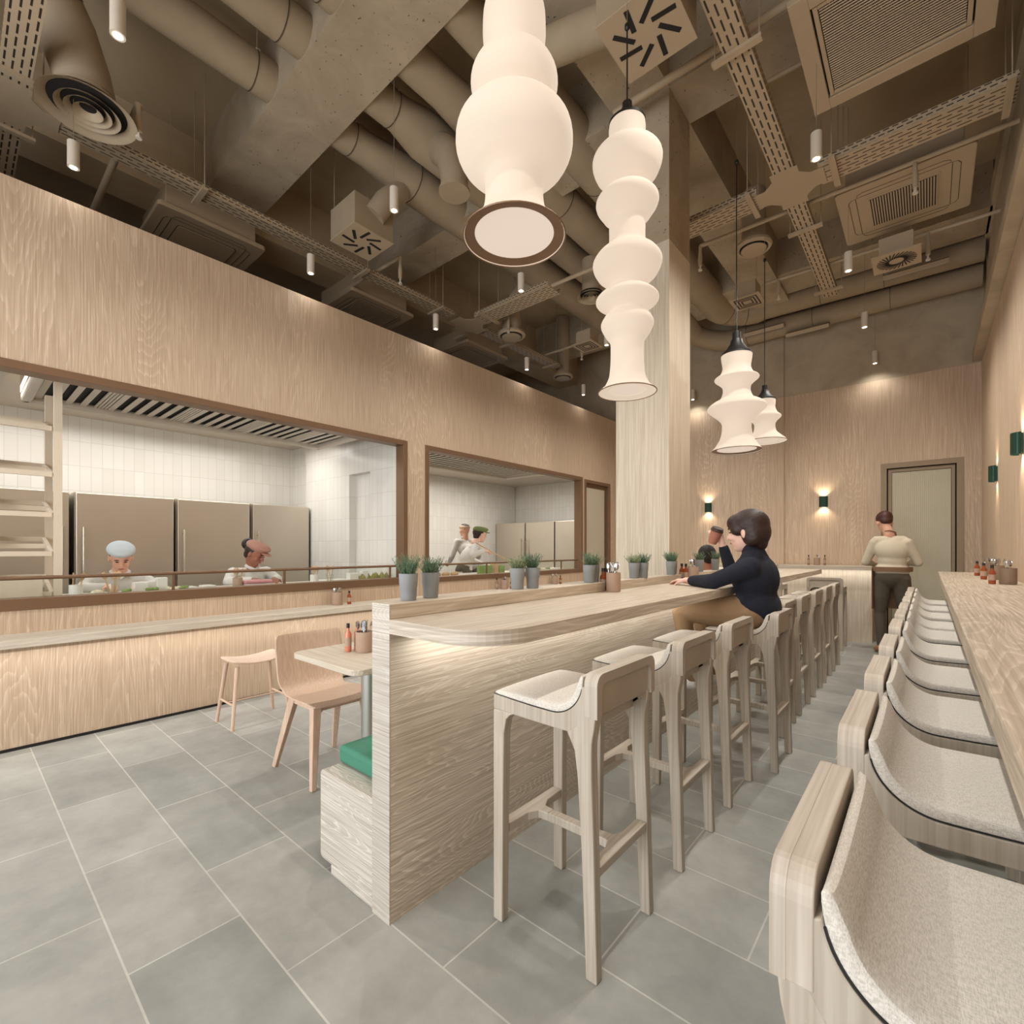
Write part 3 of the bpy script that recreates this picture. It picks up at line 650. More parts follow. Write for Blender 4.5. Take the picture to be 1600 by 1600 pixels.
make_chair(-2.70, 2.76, 0, 'second plywood chair behind the table column, mostly hidden')
def low_stool(x, y, rz, label):
    t = thing('low_stool', label, 'stool', (x, y, 0), rz, 'low stools at the wall counter')
    g = []
    for i in range(9):
        u = -1 + i / 4; row = []
        for j in range(9):
            v = -1 + j / 4; hx = 0.21 * (1 - 0.10 * abs(v) ** 3); hy = 0.155 * (1 - 0.12 * abs(u) ** 3)
            row.append((v * hy, u * hx, 0.452 + 0.028 * u * u - 0.004 * v * v))
        g.append(row)
    obj('seat', MB().sheet(g, -0.018), M['chair_oak'], t, smooth=True, sub=1)
    F = {}
    for a in (-1, 1):
        for b in (-1, 1):
            p0 = (b * 0.105, a * 0.155, 0.44); p1 = (b * 0.15, a * 0.205, 0); F[a, b] = (p0, p1)
            obj('leg', MB().tube([p0, p1], [0.016, 0.012], 10), M['chair_oak'], t, smooth=True)
    def at(a, b, z): p0, p1 = F[a, b]; k = (0.44 - z) / 0.44; return tuple(p0[i] + (p1[i] - p0[i]) * k for i in range(3))
    for a in (-1, 1): obj('stretcher', MB().tube([at(a, -1, 0.17), at(a, 1, 0.17)], 0.007, 8), M['chair_oak'], t, smooth=True)
    m = MB().tube([tuple((at(-1, -1, .17)[i] + at(-1, 1, .17)[i]) / 2 for i in range(3)), tuple((at(1, -1, .17)[i] + at(1, 1, .17)[i]) / 2 for i in range(3))], 0.007, 8)
    obj('stretcher', m, M['chair_oak'], t, smooth=True)
low_stool(-3.90, 1.53, 0, 'low saddle-seat wooden stool beside the lit wall counter')

# ================================================================ pendants (fabric lanterns)
def lantern(x, y, zoff, prof, label, open_r, open_z, cap, toplen, glass_mat='shade'):
    t = thing('lantern_pendant', label, 'pendant lamp', (x, y, open_z), 0, 'fabric lantern pendants over the bar'); o = (x, y, open_z)
    # smooth profile
    P = sorted(prof, key=lambda p: p[1]); S = []
    for i in range(len(P) - 1):
        p0 = P[max(0, i - 1)]; p1 = P[i]; p2 = P[i + 1]; p3 = P[min(len(P) - 1, i + 2)]
        for k in range(5):
            u = k / 5
            r_ = 0.5 * (2 * p1[0] + (p2[0] - p0[0]) * u + (2 * p0[0] - 5 * p1[0] + 4 * p2[0] - p3[0]) * u * u + (3 * p1[0] - p0[0] - 3 * p2[0] + p3[0]) * u ** 3)
            S.append((max(0.02, r_), p1[1] + (p2[1] - p1[1]) * u))
    S.append(P[-1])
    inner = [(r_ - 0.003, z_) for r_, z_ in S][::-1]
    m = MB(); n = 48
    m.rings([[(x + r_ * math.cos(2 * PI * i / n), y + r_ * math.sin(2 * PI * i / n), z_) for i in range(n)] for r_, z_ in S + inner], cap=False, close=True)
    sh = obj('shade', m, M['shade'], t, off=o, smooth=True)
    zr, rr = S[0][1], S[0][0]
    m = MB(); m.rings([[(x + (rr + 0.003 * math.cos(b)) * math.cos(a), y + (rr + 0.003 * math.cos(b)) * math.sin(a), zr + 0.003 * math.sin(b)) for b in [2 * PI * k / 6 for k in range(6)]] for a in [2 * PI * i / 48 for i in range(48)]], cap=False, close=True)
    obj('rim', m, M['bronze'], t, off=o)
    obj('diffuser', MB().lathe([(open_r, zr + 0.012), (open_r, zr + 0.018)], (x, y, 0), 40), M['diffuser'], t, off=o)
    n = 48; m = MB(); m.rings([[(x + r_ * math.cos(2 * PI * i / n), y + r_ * math.sin(2 * PI * i / n), z_) for i in range(n)] for r_, z_ in ((rr - .002, zr + .002), (open_r - .004, zr + .010), (open_r - .004, zr + .0115), (rr - .004, zr + .006))], cap=False, close=True)
    obj('flare_lining', m, M[glass_mat], t, off=o)
    zt, rt = S[-1][1], S[-1][0]; h = cap
    m = MB().lathe([(rt + 0.004, zt - 0.012), (rt + 0.003, zt), (rt * 0.7, zt + h * 0.18), (rt * 0.42, zt + h * 0.45), (rt * 0.36, zt + h * 0.62), (rt * 0.28, zt + h * 0.64), (rt * 0.27, zt + h * 0.95), (0.005, zt + h)], (x, y, 0), 24)
    obj('cap', m, M['blackcap'], t, off=o, smooth=True)
    obj('cord', MB().tube([(x, y, zt + h * 0.9), (x, y, toplen)], 0.004, 6), M['blackcap'], t, off=o)
    obj('suspension_wire', MB().tube([(x, y, toplen), (x, y, ZC)], 0.0015, 5), M['cable'], t, off=o)
    obj('ceiling_rose', MB().lathe([(0.006, toplen - 0.03), (0.013, toplen - 0.02), (0.013, toplen), (0.004, toplen + 0.012)], (x, y, 0), 12), M['blackcap'], t, off=o)
def pr(w_, st, L): return [(hp / 758.7 * w_ / st, 1.3 + (857 - py) / 758.7 * w_) for py, hp in L]
lantern(-1.2, 1.414, 0, pr(1.854, 1.0, [(371, 79.5), (362, 70), (350, 60), (335, 50), (318, 46), (298, 45), (286, 45.5), (279, 52), (269, 67), (255, 81), (238, 89.5), (222, 91), (207, 88), (195, 79), (186, 65), (180, 52), (174, 44), (167, 49), (155, 60), (140, 67), (126, 67), (113, 61), (103, 51), (96, 43), (91, 41), (84, 44), (66, 48.5), (44, 49), (24, 48), (8, 44), (0, 37)]),
        'largest lantern pendant nearest the camera, its round rim facing down', 0.155, 2.48, 0.09, 4.05, 'bronze')
lantern(-1.2, 2.33, 0, pr(2.55, 1.03, [(613, 46), (604, 36), (590, 29), (570, 26.5), (548, 26), (534, 27), (524, 34), (508, 41.5), (496, 36), (488, 27), (483, 34), (471, 49.5), (460, 41), (451, 27), (443, 32), (430, 47), (412, 54.5), (398, 46), (386, 31), (376, 28.5), (358, 28.5), (347, 29), (338, 38), (318, 49.5), (305, 41), (296, 27), (288, 35), (272, 49), (251, 55), (238, 46), (230, 30), (222, 28), (204, 29), (192, 28)]),
        'tall many-tiered lantern pendant in front of the column', 0.10, 2.12, 0.11, 4.05)
lantern(-1.2, 4.25, 0, pr(4.0, 1.1, [(704, 40), (697, 34), (686, 27), (672, 23.5), (660, 24), (652, 31), (643, 42), (637, 47), (630, 40), (623, 27), (612, 22), (603, 23), (597, 29), (591, 35.5), (585, 27), (575, 22.5), (562, 24), (553, 25)]),
        'lantern pendant with two flared rings, to the right of the column', 0.155, 2.11, 0.19, 4.5, 'bronze')
lantern(-1.2, 5.16, 0, pr(4.70, 1.127, [(690, 35), (683, 27), (675, 18.5), (665, 16.5), (659, 19), (652, 26), (646, 20), (638, 16.5), (630, 17), (624, 17)]),
        'smallest and farthest lantern pendant, hanging behind its neighbour', 0.12, 2.33, 0.14, 4.1)

# ================================================================ cylinder downlights
def downlight(x, y, z, label, first=[None], power=30):
    if first[0] is None:
        t = thing('cylinder_downlight', label, 'ceiling light', (x, y, z), 0, 'cylinder downlights on steel cables')
        m = MB(); n = 24
        prof_ = [(0.024, 0.004), (0.030, 0.0), (0.033, 0.0), (0.033, 0.17), (0.004, 0.172)]
        m.lathe([(0.030, 0.0), (0.033, 0.0), (0.033, 0.17), (0.006, 0.173)], (0, 0, 0), n)
        obj('housing', m, M['white_paint'], t, smooth=True)
        obj('lens', MB().lathe([(0.021, -0.0012), (0.021, 0.002)], (0, 0, 0), 20), M['lens'], t)
        obj('cable', MB().tube([(0, 0, 0.172), (0, 0, ZC - z)], 0.0018, 5), M['cable'], t)
        first[0] = t
    else: t = dup(first[0], (x, y, z), 0, label)
    lamp('SPOT', 'downlight_beam', (0, 0, -0.02), (0, 0, 0), power, SOFT, parent=t, spot_size=math.radians(150), spot_blend=1.0, shadow_soft_size=0.025)
ZL = 3.87
col_n = {-4.38: 'above the kitchen wall', -3.085: 'over the left aisle', -0.56: 'over the right aisle'}
rows = [0.563, 2.222, 3.74, 5.44, 6.95, 8.4]
vis = {(-4.38, 0), (-4.38, 1), (-4.38, 2), (-4.38, 3), (-4.38, 4), (-3.085, 0), (-3.085, 1), (-3.085, 2), (-3.085, 3), (-3.085, 5), (-0.56, 2), (-0.56, 3), (-0.56, 4), (-0.56, 5), (-0.56, 1), (-0.56, 0), (-3.085, 4)}
rown = ['first row from the camera', 'second row, by the big cross beam', 'third row, level with the column', 'fourth row, beyond the column', 'fifth row', 'last row, against the back wall']
for x in col_n:
    for k, y in enumerate(rows):
        if (x, k) in vis:
            downlight(x, y, ZL, 'small white cylinder downlight %s, %s' % (col_n[x], rown[k]), power=2 if x < -4 else (8 if k == 5 else (66 if k < 2 else (110 if x > -1 else 95))))

# ================================================================ wall sconces
def sconce(x, y, z, rz, label):
    t = thing('wall_sconce', label, 'wall lamp', (x, y, z), rz, 'green up-and-down wall sconces')
    n = 20; pts = []
    for i in range(n + 1):
        a = PI * i / n; r_ = 0.055 + (0.0025 if i % 2 else 0); pts.append((r_ * math.cos(a), -0.012 - r_ * 0.9 * math.sin(a)))
    pin = [(0.048 * math.cos(PI * i / n), -0.012 - 0.043 * math.sin(PI * i / n)) for i in range(n, -1, -1)]
    obj('fluted_shade', MB().prism(pts + pin, 'z', -0.078, 0.078), M['green_metal'], t)
    obj('wall_plate', MB().box(-0.045, -0.012, -0.07, 0.045, -0.001, 0.07), M['green_metal'], t)
    m = MB().lathe([(0.018, -0.05), (0.018, 0.05)], (0, -0.035, 0), 16); obj('lamp', m, M['lens'], t)
    for s in (1, -1): lamp('SPOT', 'sconce_beam', (0, -0.036, s * 0.056), (0 if s < 0 else PI, 0, 0), 7, WARM, parent=t, spot_size=math.radians(120), spot_blend=0.8, shadow_soft_size=0.02)
sconce(-2.876, YB - 0.031, 2.005, 0, 'green fluted sconce on the back wall to the left, nearer the column')
sconce(-1.192, YB - 0.001, 2.003, 0, 'green fluted sconce on the back wall between the panel seam and the door')
sconce(XR - 0.001, 6.767, 2.04, -PI / 2, 'green fluted sconce on the right wall near the back corner')
sconce(XR - 0.001, 5.064, 2.06, -PI / 2, 'green fluted sconce on the right wall cut by the picture edge')

# ================================================================ services under the ceiling
def perforated_tray(x, y, z, length, rz, label, wd=0.15, rods=()):
    """local X runs along the tray"""
    t = thing('cable_tray', label, 'cable tray', (x, y, z), rz)
    obj('tray_bed', MB().box(0, -wd / 2, 0, length, wd / 2, 0.004), M['perf'], t)
    for s in (-1, 1):
        a, b = sorted((s * wd / 2, s * (wd / 2 - 0.004)))
        obj('tray_side', MB().box(0, a, 0.004, length, b, 0.062), M['perfside'], t)
    for r_ in rods:
        obj('hanger_bracket', MB().box(r_ - 0.022, -wd / 2 - 0.07, -0.024, r_ + 0.022, wd / 2 + 0.07, -0.001), M['paint'], t)
        for s in (-1, 1): obj('hanger_rod', MB().tube([(r_, s * (wd / 2 + 0.055), -0.001), (r_, s * (wd / 2 + 0.055), ZC - z)], 0.004, 6), M['paint'], t)
    return t
def tray_cross(x, y, z, label, wd=0.15, arm=0.14):
    t = thing('tray_junction', label, 'cable tray junction', (x, y, z))
    h = wd / 2; a = h + arm; c = h + 0.075
    pts = [(-a, -h), (-c, -h), (-h, -c), (-h, -a), (h, -a), (h, -c), (c, -h), (a, -h), (a, h), (c, h), (h, c), (h, a), (-h, a), (-h, c), (-c, h), (-a, h)]
    obj('junction_plate', MB().prism(pts, 'z', -0.006, -0.001), M['paint'], t)
    return t
ZT = 4.4
perforated_tray(-0.905, -2.5, ZT, 7.05, PI / 2, 'perforated cable tray running away over the right aisle, near length', rods=(5.7,))
perforated_tray(-0.905, 4.98, ZT, 2.1, PI / 2, 'perforated cable tray over the right aisle beyond the junction', rods=(0.45, 1.9))
perforated_tray(-0.68, 4.735, ZT, 1.14, 0, 'perforated cable tray reaching from the junction to the right wall', 0.26, rods=(0.1, 1.1))
perforated_tray(-1.86, 4.735, ZT, 0.72, 0, 'perforated cable tray between the column and the junction', 0.24, rods=(0.66,))
tray_cross(-0.905, 4.735, ZT, 'plain cross-shaped tray junction over the right aisle', 0.2, 0.16)
perforated_tray(-4.85, 0.55, ZT, 3.85, PI / 2, 'long perforated cable tray hung over the kitchen wall', rods=(0.9, 2.5, 3.6))
perforated_tray(-4.85, 5.05, ZT, 1.8, PI / 2, 'perforated cable tray over the kitchen wall, far length', rods=(0.5, 1.6))
perforated_tray(-4.62, 4.74, ZT, 1.22, 0, 'perforated cable tray branching from the kitchen wall toward the column', 0.26, rods=(0.15,))
tray_cross(-4.85, 4.74, ZT, 'plain cross-shaped tray junction over the kitchen wall', 0.2, 0.16)
perforated_tray(-4.62, 0.30, ZT, 2.6, 0, 'wide perforated tray at the upper left corner of the picture', 0.15, rods=(0.1,))
perforated_tray(-5.9, 0.30, ZT, 0.85, 0, 'perforated tray stub beyond the upper left junction', 0.15, rods=(0.75,))
tray_cross(-4.85, 0.30, ZT, 'plain cross-shaped tray junction at the upper left', 0.17, 0.16)
# --- air-conditioning cassettes
def slot(pts, r_=0.006):
    return MB().tube(pts, r_, 5)
def cassette(cx, cy, z, kind, label, S=0.95):
    t = thing('ceiling_cassette', label, 'air conditioner', (cx, cy, z), 0, 'ceiling air-conditioning cassettes'); h = S / 2
    obj('casing', MB().box(-0.40, -0.40, 0.045, 0.40, 0.40, 0.30), M['paint'], t, bevel=0.01)
    if kind == 'big':
        m = MB()
        for a, b, c, d in ((-h, -h, -h + 0.10, h), (h - 0.10, -h, h, h), (-h + 0.10, -h, h - 0.10, -h + 0.10), (-h + 0.10, h - 0.10, h - 0.10, h)): m.box(a, b, 0, c, d, 0.035)
        for a, b, c, d in ((-h + .11, -h + .11, -h + .135, h - .11), (h - .135, -h + .11, h - .11, h - .11), (-h + .135, -h + .11, h - .135, -h + .135), (-h + .135, h - .135, h - .135, h - .11)): m.box(a, b, 0.006, c, d, 0.04)
        obj('panel_frame', m, M['paint'], t, bevel=0.003)
        obj('grille_back', MB().box(-h + 0.09, -h + 0.09, 0.036, h - 0.09, h - 0.09, 0.044), M['dark'], t)
        m = MB(); n = 34
        for i in range(n):
            yy = -h + 0.145 + (S - 0.29) * i / n; m.quadbox([(-h + .14, yy, .012), (h - .14, yy, .012), (h - .14, yy + .006, .008), (-h + .14, yy + .006, .008)], [(-h + .14, yy + .012, .034), (h - .14, yy + .012, .034), (h - .14, yy + .018, .030), (-h + .14, yy + .018, .030)])
        obj('louvre_grille', m, M['paint'], t)
    else:
        obj('panel', MB().prism(rrect(-h, -h, h, h, 0.035), 'z', 0, 0.045), M['paint'], t, bevel=0.008)
        g = 0.235
        obj('grille_seat', MB().prism(rrect(-g - .03, -g - .03, g + .03, g + .03, 0.04), 'z', -0.004, -0.0002), M['seam' if kind == 'plain' else 'paint'], t)
        if kind == 'plain': obj('centre_panel', MB().prism(rrect(-g - .022, -g - .022, g + .022, g + .022, 0.035), 'z', -0.010, -0.0045), M['paint'], t)
        else:
            G = g if kind == 'slat' else 0.30
            obj('grille_back', MB().box(-G, -G, -0.0065, G, G, -0.0042), M['dark'], t)
            m = MB(); n = 24
            for i in range(n + 1):
                u = -G + 2 * G * i / n
                if kind == 'slat': m.box(u - 0.0055, -G, -0.014, u + 0.0055, G, -0.0066)
                else: m.box(-G, u - 0.006, -0.014, G, u + 0.006, -0.0066)
            obj('slat_grille', m, M['paint'], t)
        q = h - 0.10; k = 0.055
        for a in range(4):
            R_ = Matrix.Rotation(a * PI / 2, 3, 'Z')
            pts = [(-q + 0.10, -q - 0.01, 0), (q - 0.10, -q - 0.01, 0), (q - 0.06, -q + 0.01, 0), (q - 0.05, -q + 0.045, 0), (-q + 0.05, -q + 0.045, 0), (-q + 0.06, -q + 0.01, 0), (-q + 0.10, -q - 0.01, 0)]
            obj('louvre_outline', slot([R_ @ Vector(p) for p in pts], 0.003), M['seam'], t)
    for a, b in ((-1, -1), (1, -1), (1, 1), (-1, 1)): obj('hanger_rod', MB().tube([(a * 0.42, b * 0.36, 0.24), (a * 0.42, b * 0.36, ZC - z)], 0.004, 5), M['paint'], t)
    return t
cassette(-0.16, 3.72, 4.5, 'big', 'largest louvred ceiling cassette at the upper right')
cassette(-0.175, 5.75, 4.5, 'slat', 'white cassette with a small slatted centre over the right counter')
cassette(-5.78, 1.73, 4.44, 'plain', 'cassette with a plain centre panel above the kitchen wall, nearest')
cassette(-5.78, 3.68, 4.44, 'wide', 'cassette with a wide dark grille above the kitchen wall')
cassette(-5.78, 5.62, 4.44, 'wide', 'farthest cassette above the kitchen wall, mostly hidden by it')
# --- ducts
def duct(path, r_, label, seams=(), caps=None):
    P = [Vector(p) for p in path]
    t = thing('air_duct', label, 'duct', P[0][:]); o = P[0][:]
    obj('duct_body', MB().tube(P, r_, 28), M['duct'], t, off=o, smooth=True)
    L_ = r_ if isinstance(r_, list) else [r_] * len(P)
    for k, u in seams:
        c = P[k].lerp(P[k + 1], u); rr = L_[k] + (L_[k + 1] - L_[k]) * u; d = (P[k + 1] - P[k]).normalized()
        obj('band', MB().tube([c - d * 0.003, c + d * 0.003], rr + 0.004, 28), M['seam'], t, off=o)
        s_ = d.cross(Vector((0, 0, 1))).normalized()
        for sg in (1,):
            b = c + s_ * sg * (rr * 0.72) + Vector((0, 0, rr * 0.72 * 0 + 0.06))
            obj('hanger_clip', MB().box(b.x - 0.02, b.y - 0.015, b.z - 0.012, b.x + 0.02, b.y + 0.015, b.z + 0.022), M['white_paint'], t, off=o)
            obj('hanger_rod', MB().tube([b, (b.x, b.y, ZC)], 0.003, 5), M['paint'], t, off=o)
    return t
def arc(c, r_, a0, a1, z, n=8, dz=0):
    return [(c[0] + r_ * math.cos(a0 + (a1 - a0) * i / n), c[1] + r_ * math.sin(a0 + (a1 - a0) * i / n), z + dz * i / n) for i in range(n + 1)]
duct([(-3.98, 0.30, 5.0), (-3.96, 2.3, 5.0), (-3.96, 2.55, 5.0), (-3.93, 2.95, 4.97), (-3.93, 3.3, 4.97), (-3.93, 7.4, 4.97)], [.14, .14, .14, .195, .195, .195], 'leftmost wrapped duct running under the cross beam toward the back', seams=((0, .15), (0, .62), (1, .3), (3, .2)))
duct([(-3.43, -3.2, 5.0), (-3.43, 2.35, 5.0), (-3.43, 2.5, 5.0), (-3.41, 2.75, 4.97), (-3.41, 3.15, 4.97), (-3.41, 4.6, 4.97), (-3.41, 7.4, 4.97)], [.14, .14, .14, .195, .195, .165, .165], 'second wrapped duct from the left, with a branch elbow', seams=((0, .85), (1, .6), (4, .5)))
duct([(-3.30, 2.88, 4.86), (-3.18, 2.84, 4.74), (-3.08, 2.81, 4.6), (-3.04, 2.80, 4.42), (-3.04, 2.80, 4.33), (-3.04, 2.80, 4.325), (-3.04, 2.80, 4.30)], [.13, .13, .125, .115, .115, .13, .13], 'short elbow dropping from the second duct to a round capped end')
duct([(-2.97, -3.2, 5.0), (-2.97, 2.3, 5.0), (-2.97, 2.6, 5.0), (-2.95, 3.0, 4.97), (-2.93, 7.0, 4.9)] + arc((-2.48, 7.9), 0.45, PI, PI / 2, 4.85, 8, -0.14)[1:] + [(0.51, 8.35, 4.70)], [.14, .14, .14, .18, .18] + [.15] * 8 + [.145], 'wrapped duct curving to run along the back wall, the lower of two', seams=((0, .87), (3, .3), (3, .7), (12, .1), (12, .4), (12, .7)))
duct([(-2.44, -3.2, 5.0), (-2.44, 2.3, 5.0), (-2.44, 2.6, 5.0), (-2.43, 3.0, 4.97), (-2.41, 6.9, 4.94)] + arc((-1.85, 7.45), 0.56, PI, PI / 2, 4.92, 8)[1:] + [(0.51, 8.01, 4.88)], [.14, .14, .14, .2, .2] + [.2] * 7 + [.17, .16], 'thick wrapped duct bending right beyond the column, the upper of two', seams=((0, .9), (3, .3), (3, .75), (6, .5), (9, .5), (12, .3), (12, .6)))
duct([(-3.95, 0.28, 5.02), (-4.12, 0.30, 5.0), (-4.28, 0.38, 4.93), (-4.37, 0.52, 4.76), (-4.385, 0.60, 4.55), (-4.39, 0.635, 4.41)], [.18, .18, .18, .175, .165, .16], 'thick duct bending down to the round grille at the upper left', seams=((2, .5),))
duct([(-3.93, 2.9, 4.80), (-3.93, 2.72, 4.60), (-4.0, 2.66, 4.47)], [.10, .10, .10], 'short branch duct feeding the left slotted air box')
duct([(-1.44, 2.66, 4.52), (-2.42, 2.66, 4.84)], [.11, .11], 'short branch duct feeding the near slotted air box')
# --- slotted air boxes
def air_box(cx, cy, z, label):
    t = thing('slotted_air_box', label, 'air vent', (cx, cy, z), 0, 'square air boxes with eight slots'); h = 0.213
    obj('box_body', MB().box(-h, -h, 0.008, h, h, 0.30), M['duct'], t, bevel=0.004)
    obj('face_plate', MB().box(-h - .004, -h - .004, 0.0, h + .004, h + .004, 0.0079), M['paint'], t)
    for k in range(8):
        a = k * PI / 4 + 0.2; R_ = Matrix.Rotation(a, 4, 'Z') @ Matrix.Translation((0.125, 0.03, 0)) @ Matrix.Rotation(0.70, 4, 'Z')
        m = MB().box(-0.068, -0.0145, -0.0016, 0.068, 0.0145, -0.0003); bmesh.ops.transform(m.bm, matrix=R_, verts=m.bm.verts)
        obj('slot', m, M['dark'], t)
    for a, b in ((-1, -1), (1, 1)): obj('hanger_rod', MB().tube([(a * (h + .02), b * (h - .05), 0.22), (a * (h + .02), b * (h - .05), ZC - z)], 0.003, 5), M['paint'], t)
air_box(-1.245, 2.66, 4.3, 'near square air box with dark radial slots beside the column')
air_box(-4.215, 2.66, 4.3, 'square air box with dark radial slots above the kitchen wall')
# --- round diffusers
def round_diffuser(x, y, z, R0, kind, label, neck=0.5):
    t = thing('round_diffuser', label, 'air vent', (x, y, z))
    m = MB(); n = 40
    def ring(r0, r1, za, zb):
        m.rings([[(r_ * math.cos(2 * PI * i / n), r_ * math.sin(2 * PI * i / n), z_) for i in range(n)] for r_, z_ in ((r0, za), (r1, zb), (r1 - 0.004, zb + 0.006), (r0 - 0.004, za + 0.006))], cap=False, close=True)
    if kind == 'rings':
        ring(R0, R0 * 0.80, 0.0, 0.03)
        for q in (0.66, 0.48, 0.3): ring(R0 * q, R0 * (q - 0.12), 0.0, 0.03)
        obj('cone_rings', m, M['paint'], t, smooth=True)
        obj('throat', MB().lathe([(R0 * 0.8, 0.034), (R0 * 0.8, 0.05)], n=32), M['dark'], t)
    else:
        m.lathe([(R0 * 0.72, 0.035), (R0 * 0.80, 0.012), (R0 * 0.92, 0.008), (R0, 0.03), (R0 * 0.96, 0.06), (R0 * 0.72, 0.075)], n=40)
        obj('collar', m, M['paint'], t, smooth=True)
        obj('gap_ring', MB().lathe([(R0 * 0.735, 0.006), (R0 * 0.735, 0.034)], n=32), M['dark'], t)
        obj('disc', MB().lathe([(0.01, -0.008), (R0 * 0.6, -0.004), (R0 * 0.69, 0.0), (R0 * 0.69, 0.005)], n=32), M['paint'], t, smooth=True)
    obj('neck', MB().lathe([(R0 * 0.66, 0.076 if kind != 'rings' else 0.051), (R0 * 0.66, neck)], n=28), M['duct'], t, smooth=True)
round_diffuser(-4.39, 0.64, 4.3, 0.27, 'rings', 'large round ring grille at the upper left of the picture', 0.10)
round_diffuser(-3.09, 5.08, 4.33, 0.17, 'rings', 'round ring grille just left of the tall lantern', 0.45)
round_diffuser(-4.50, 5.24, 4.3, 0.20, 'disc', 'round valve diffuser with a solid disc over the kitchen wall', 0.5)
round_diffuser(-1.385, 5.50, 4.42, 0.175, 'disc', 'round valve diffuser with a solid disc right of the column', 0.6)
duct([(-3.93, 5.2, 4.9), (-4.2, 5.22, 4.88), (-4.42, 5.24, 4.82)], [.13, .13, .12], 'short branch duct feeding the valve diffuser over the kitchen wall')
round_diffuser(-4.9, 7.1, 4.3, 0.18, 'disc', 'small round diffuser half hidden by the top of the kitchen wall', 1.07)
def square_diffuser(x, y, z, S, label, swirl=False):
    t = thing('square_diffuser', label, 'air vent', (x, y, z)); h = S / 2
    obj('face', MB().box(-h, -h, 0, h, h, 0.012), M['paint'], t); obj('plenum', MB().box(-h * .7, -h * .7, 0.013, h * .7, h * .7, 0.2), M['paint'], t)
    for a in (-1, 1): obj('hanger_rod', MB().tube([(a * h * .6, 0, .19), (a * h * .6, 0, (4.79 if x < -3 else ZC) - z)], .003, 5), M['paint'], t)
    if swirl:
        for k in range(28):
            a = 2 * PI * k / 28; R_ = Matrix.Rotation(a, 4, 'Z') @ Matrix.Translation((h * 0.55, 0, 0)) @ Matrix.Rotation(0.5, 4, 'Z')
            m = MB().box(-h * 0.30, -0.005, -0.003, h * 0.30, 0.005, -0.0003); bmesh.ops.transform(m.bm, matrix=R_, verts=m.bm.verts); obj('vane_slot', m, M['dark'], t)
    else:
        for q in (0.75, 0.55, 0.35):
            for k in range(4):
                m = MB().box(-h * q, -h * q, -0.003, h * q, -h * q + 0.012, -0.0003); bmesh.ops.transform(m.bm, matrix=Matrix.Rotation(k * PI / 2, 4, 'Z'), verts=m.bm.verts); obj('slot', m, M['dark'], t)
square_diffuser(-3.84, 6.2, 4.3, 0.34, 'small square louvre diffuser left of the tall lantern')
square_diffuser(-1.67, 6.36, 4.3, 0.34, 'small square louvre diffuser behind the lantern cords')
square_diffuser(-0.242, 6.24, 4.2, 0.387, 'square swirl diffuser below the slatted cassette', True)
def linear(x, y, z, L_, label, tilt=0.5):
    t = thing('linear_grille', label, 'air vent', (x, y, z)); t.rotation_euler = (tilt, 0, 0)
    obj('grille_frame', MB().box(-L_ / 2, -0.06, 0, L_ / 2, 0.06, 0.05), M['paint'], t); obj('grille_slots', MB().box(-L_ / 2 + .02, -0.045, -0.004, L_ / 2 - .02, 0.045, -0.0003), M['steel'], t)
linear(-0.12, 7.78, 4.72, 0.62, 'grey linear grille on the upper back duct at the right')
linear(-1.9, 8.15, 4.62, 0.55, 'grey linear grille on the lower back duct, left')
linear(-1.35, 8.28, 4.50, 0.55, 'grey linear grille on the lower back duct, above the panel seam')
# --- sprinkler pipes
def pipe(path, r_, label, drops=()):
    P = [Vector(p) for p in path]; t = thing('sprinkler_pipe', label, 'pipe', P[0][:]); o = P[0][:]
    obj('pipe_run', MB().tube(P, r_, 12), M['paint'], t, off=o, smooth=True)
    for k, (x, y, z, L_) in enumerate(drops):
        m = MB().tube([(x, y, z), (x, y, z - L_ * 0.3), (x, y, z - L_ * 0.5), (x, y, z - L_ * 0.8)], [0.018, 0.016, 0.024, 0.02], 10)
        d = obj('sprinkler_drop', m, M['paint'], t, off=o, smooth=True)
        obj('sprinkler_head', MB().tube([(x, y, z - L_ * 0.8), (x, y, z - L_ * 0.93), (x, y, z - L_ * 0.94), (x, y, z - L_)], [0.008, 0.008, 0.02, 0.02], 8), M['white_paint'], d, off=o)
pipe([(-1.86, 3.40, 4.7), (XR, 3.44, 4.7)], 0.028, 'thick sprinkler pipe crossing in front of the column')
pipe([(-1.83, 5.20, 4.5), (XR, 5.22, 4.5)], 0.020, 'sprinkler pipe crossing under the tray junction', ((-1.83, 5.20, 4.5, .26), (-0.08, 5.215, 4.5, .27)))
pipe([(-1.5, 6.45, 4.5), (XR, 6.5, 4.5)], 0.018, 'sprinkler pipe crossing below the slatted cassette', ((-1.35, 6.45, 4.5, .24), (0.0, 6.48, 4.5, .28)))
pipe([(-6.0, 3.21, 4.5), (-4.40, 3.25, 4.5)], 0.02, 'sprinkler pipe ending beside the left slotted air box', ((-4.40, 3.25, 4.5, .3),))
pipe([(-6.0, 0.91, 4.5), (-4.33, 0.91, 4.5)], 0.026, 'sprinkler pipe ending beside the large round grille', ((-4.33, 0.91, 4.5, .24),))
pipe([(-5.5, 5.05, 4.5), (-4.4, 5.06, 4.5)], 0.018, 'sprinkler pipe in front of the valve diffuser over the kitchen wall', ((-4.4, 5.06, 4.5, .22),))
pipe([(-5.2, 6.46, 4.5), (-3.9, 6.45, 4.5)], 0.018, 'sprinkler pipe leading to the left square diffuser', ((-4.1, 6.455, 4.5, .26),))
pipe([(-3.4, 4.70, 4.43), (-2.0, 4.72, 4.43)], 0.022, 'conduit continuing from the end of the left cable tray')
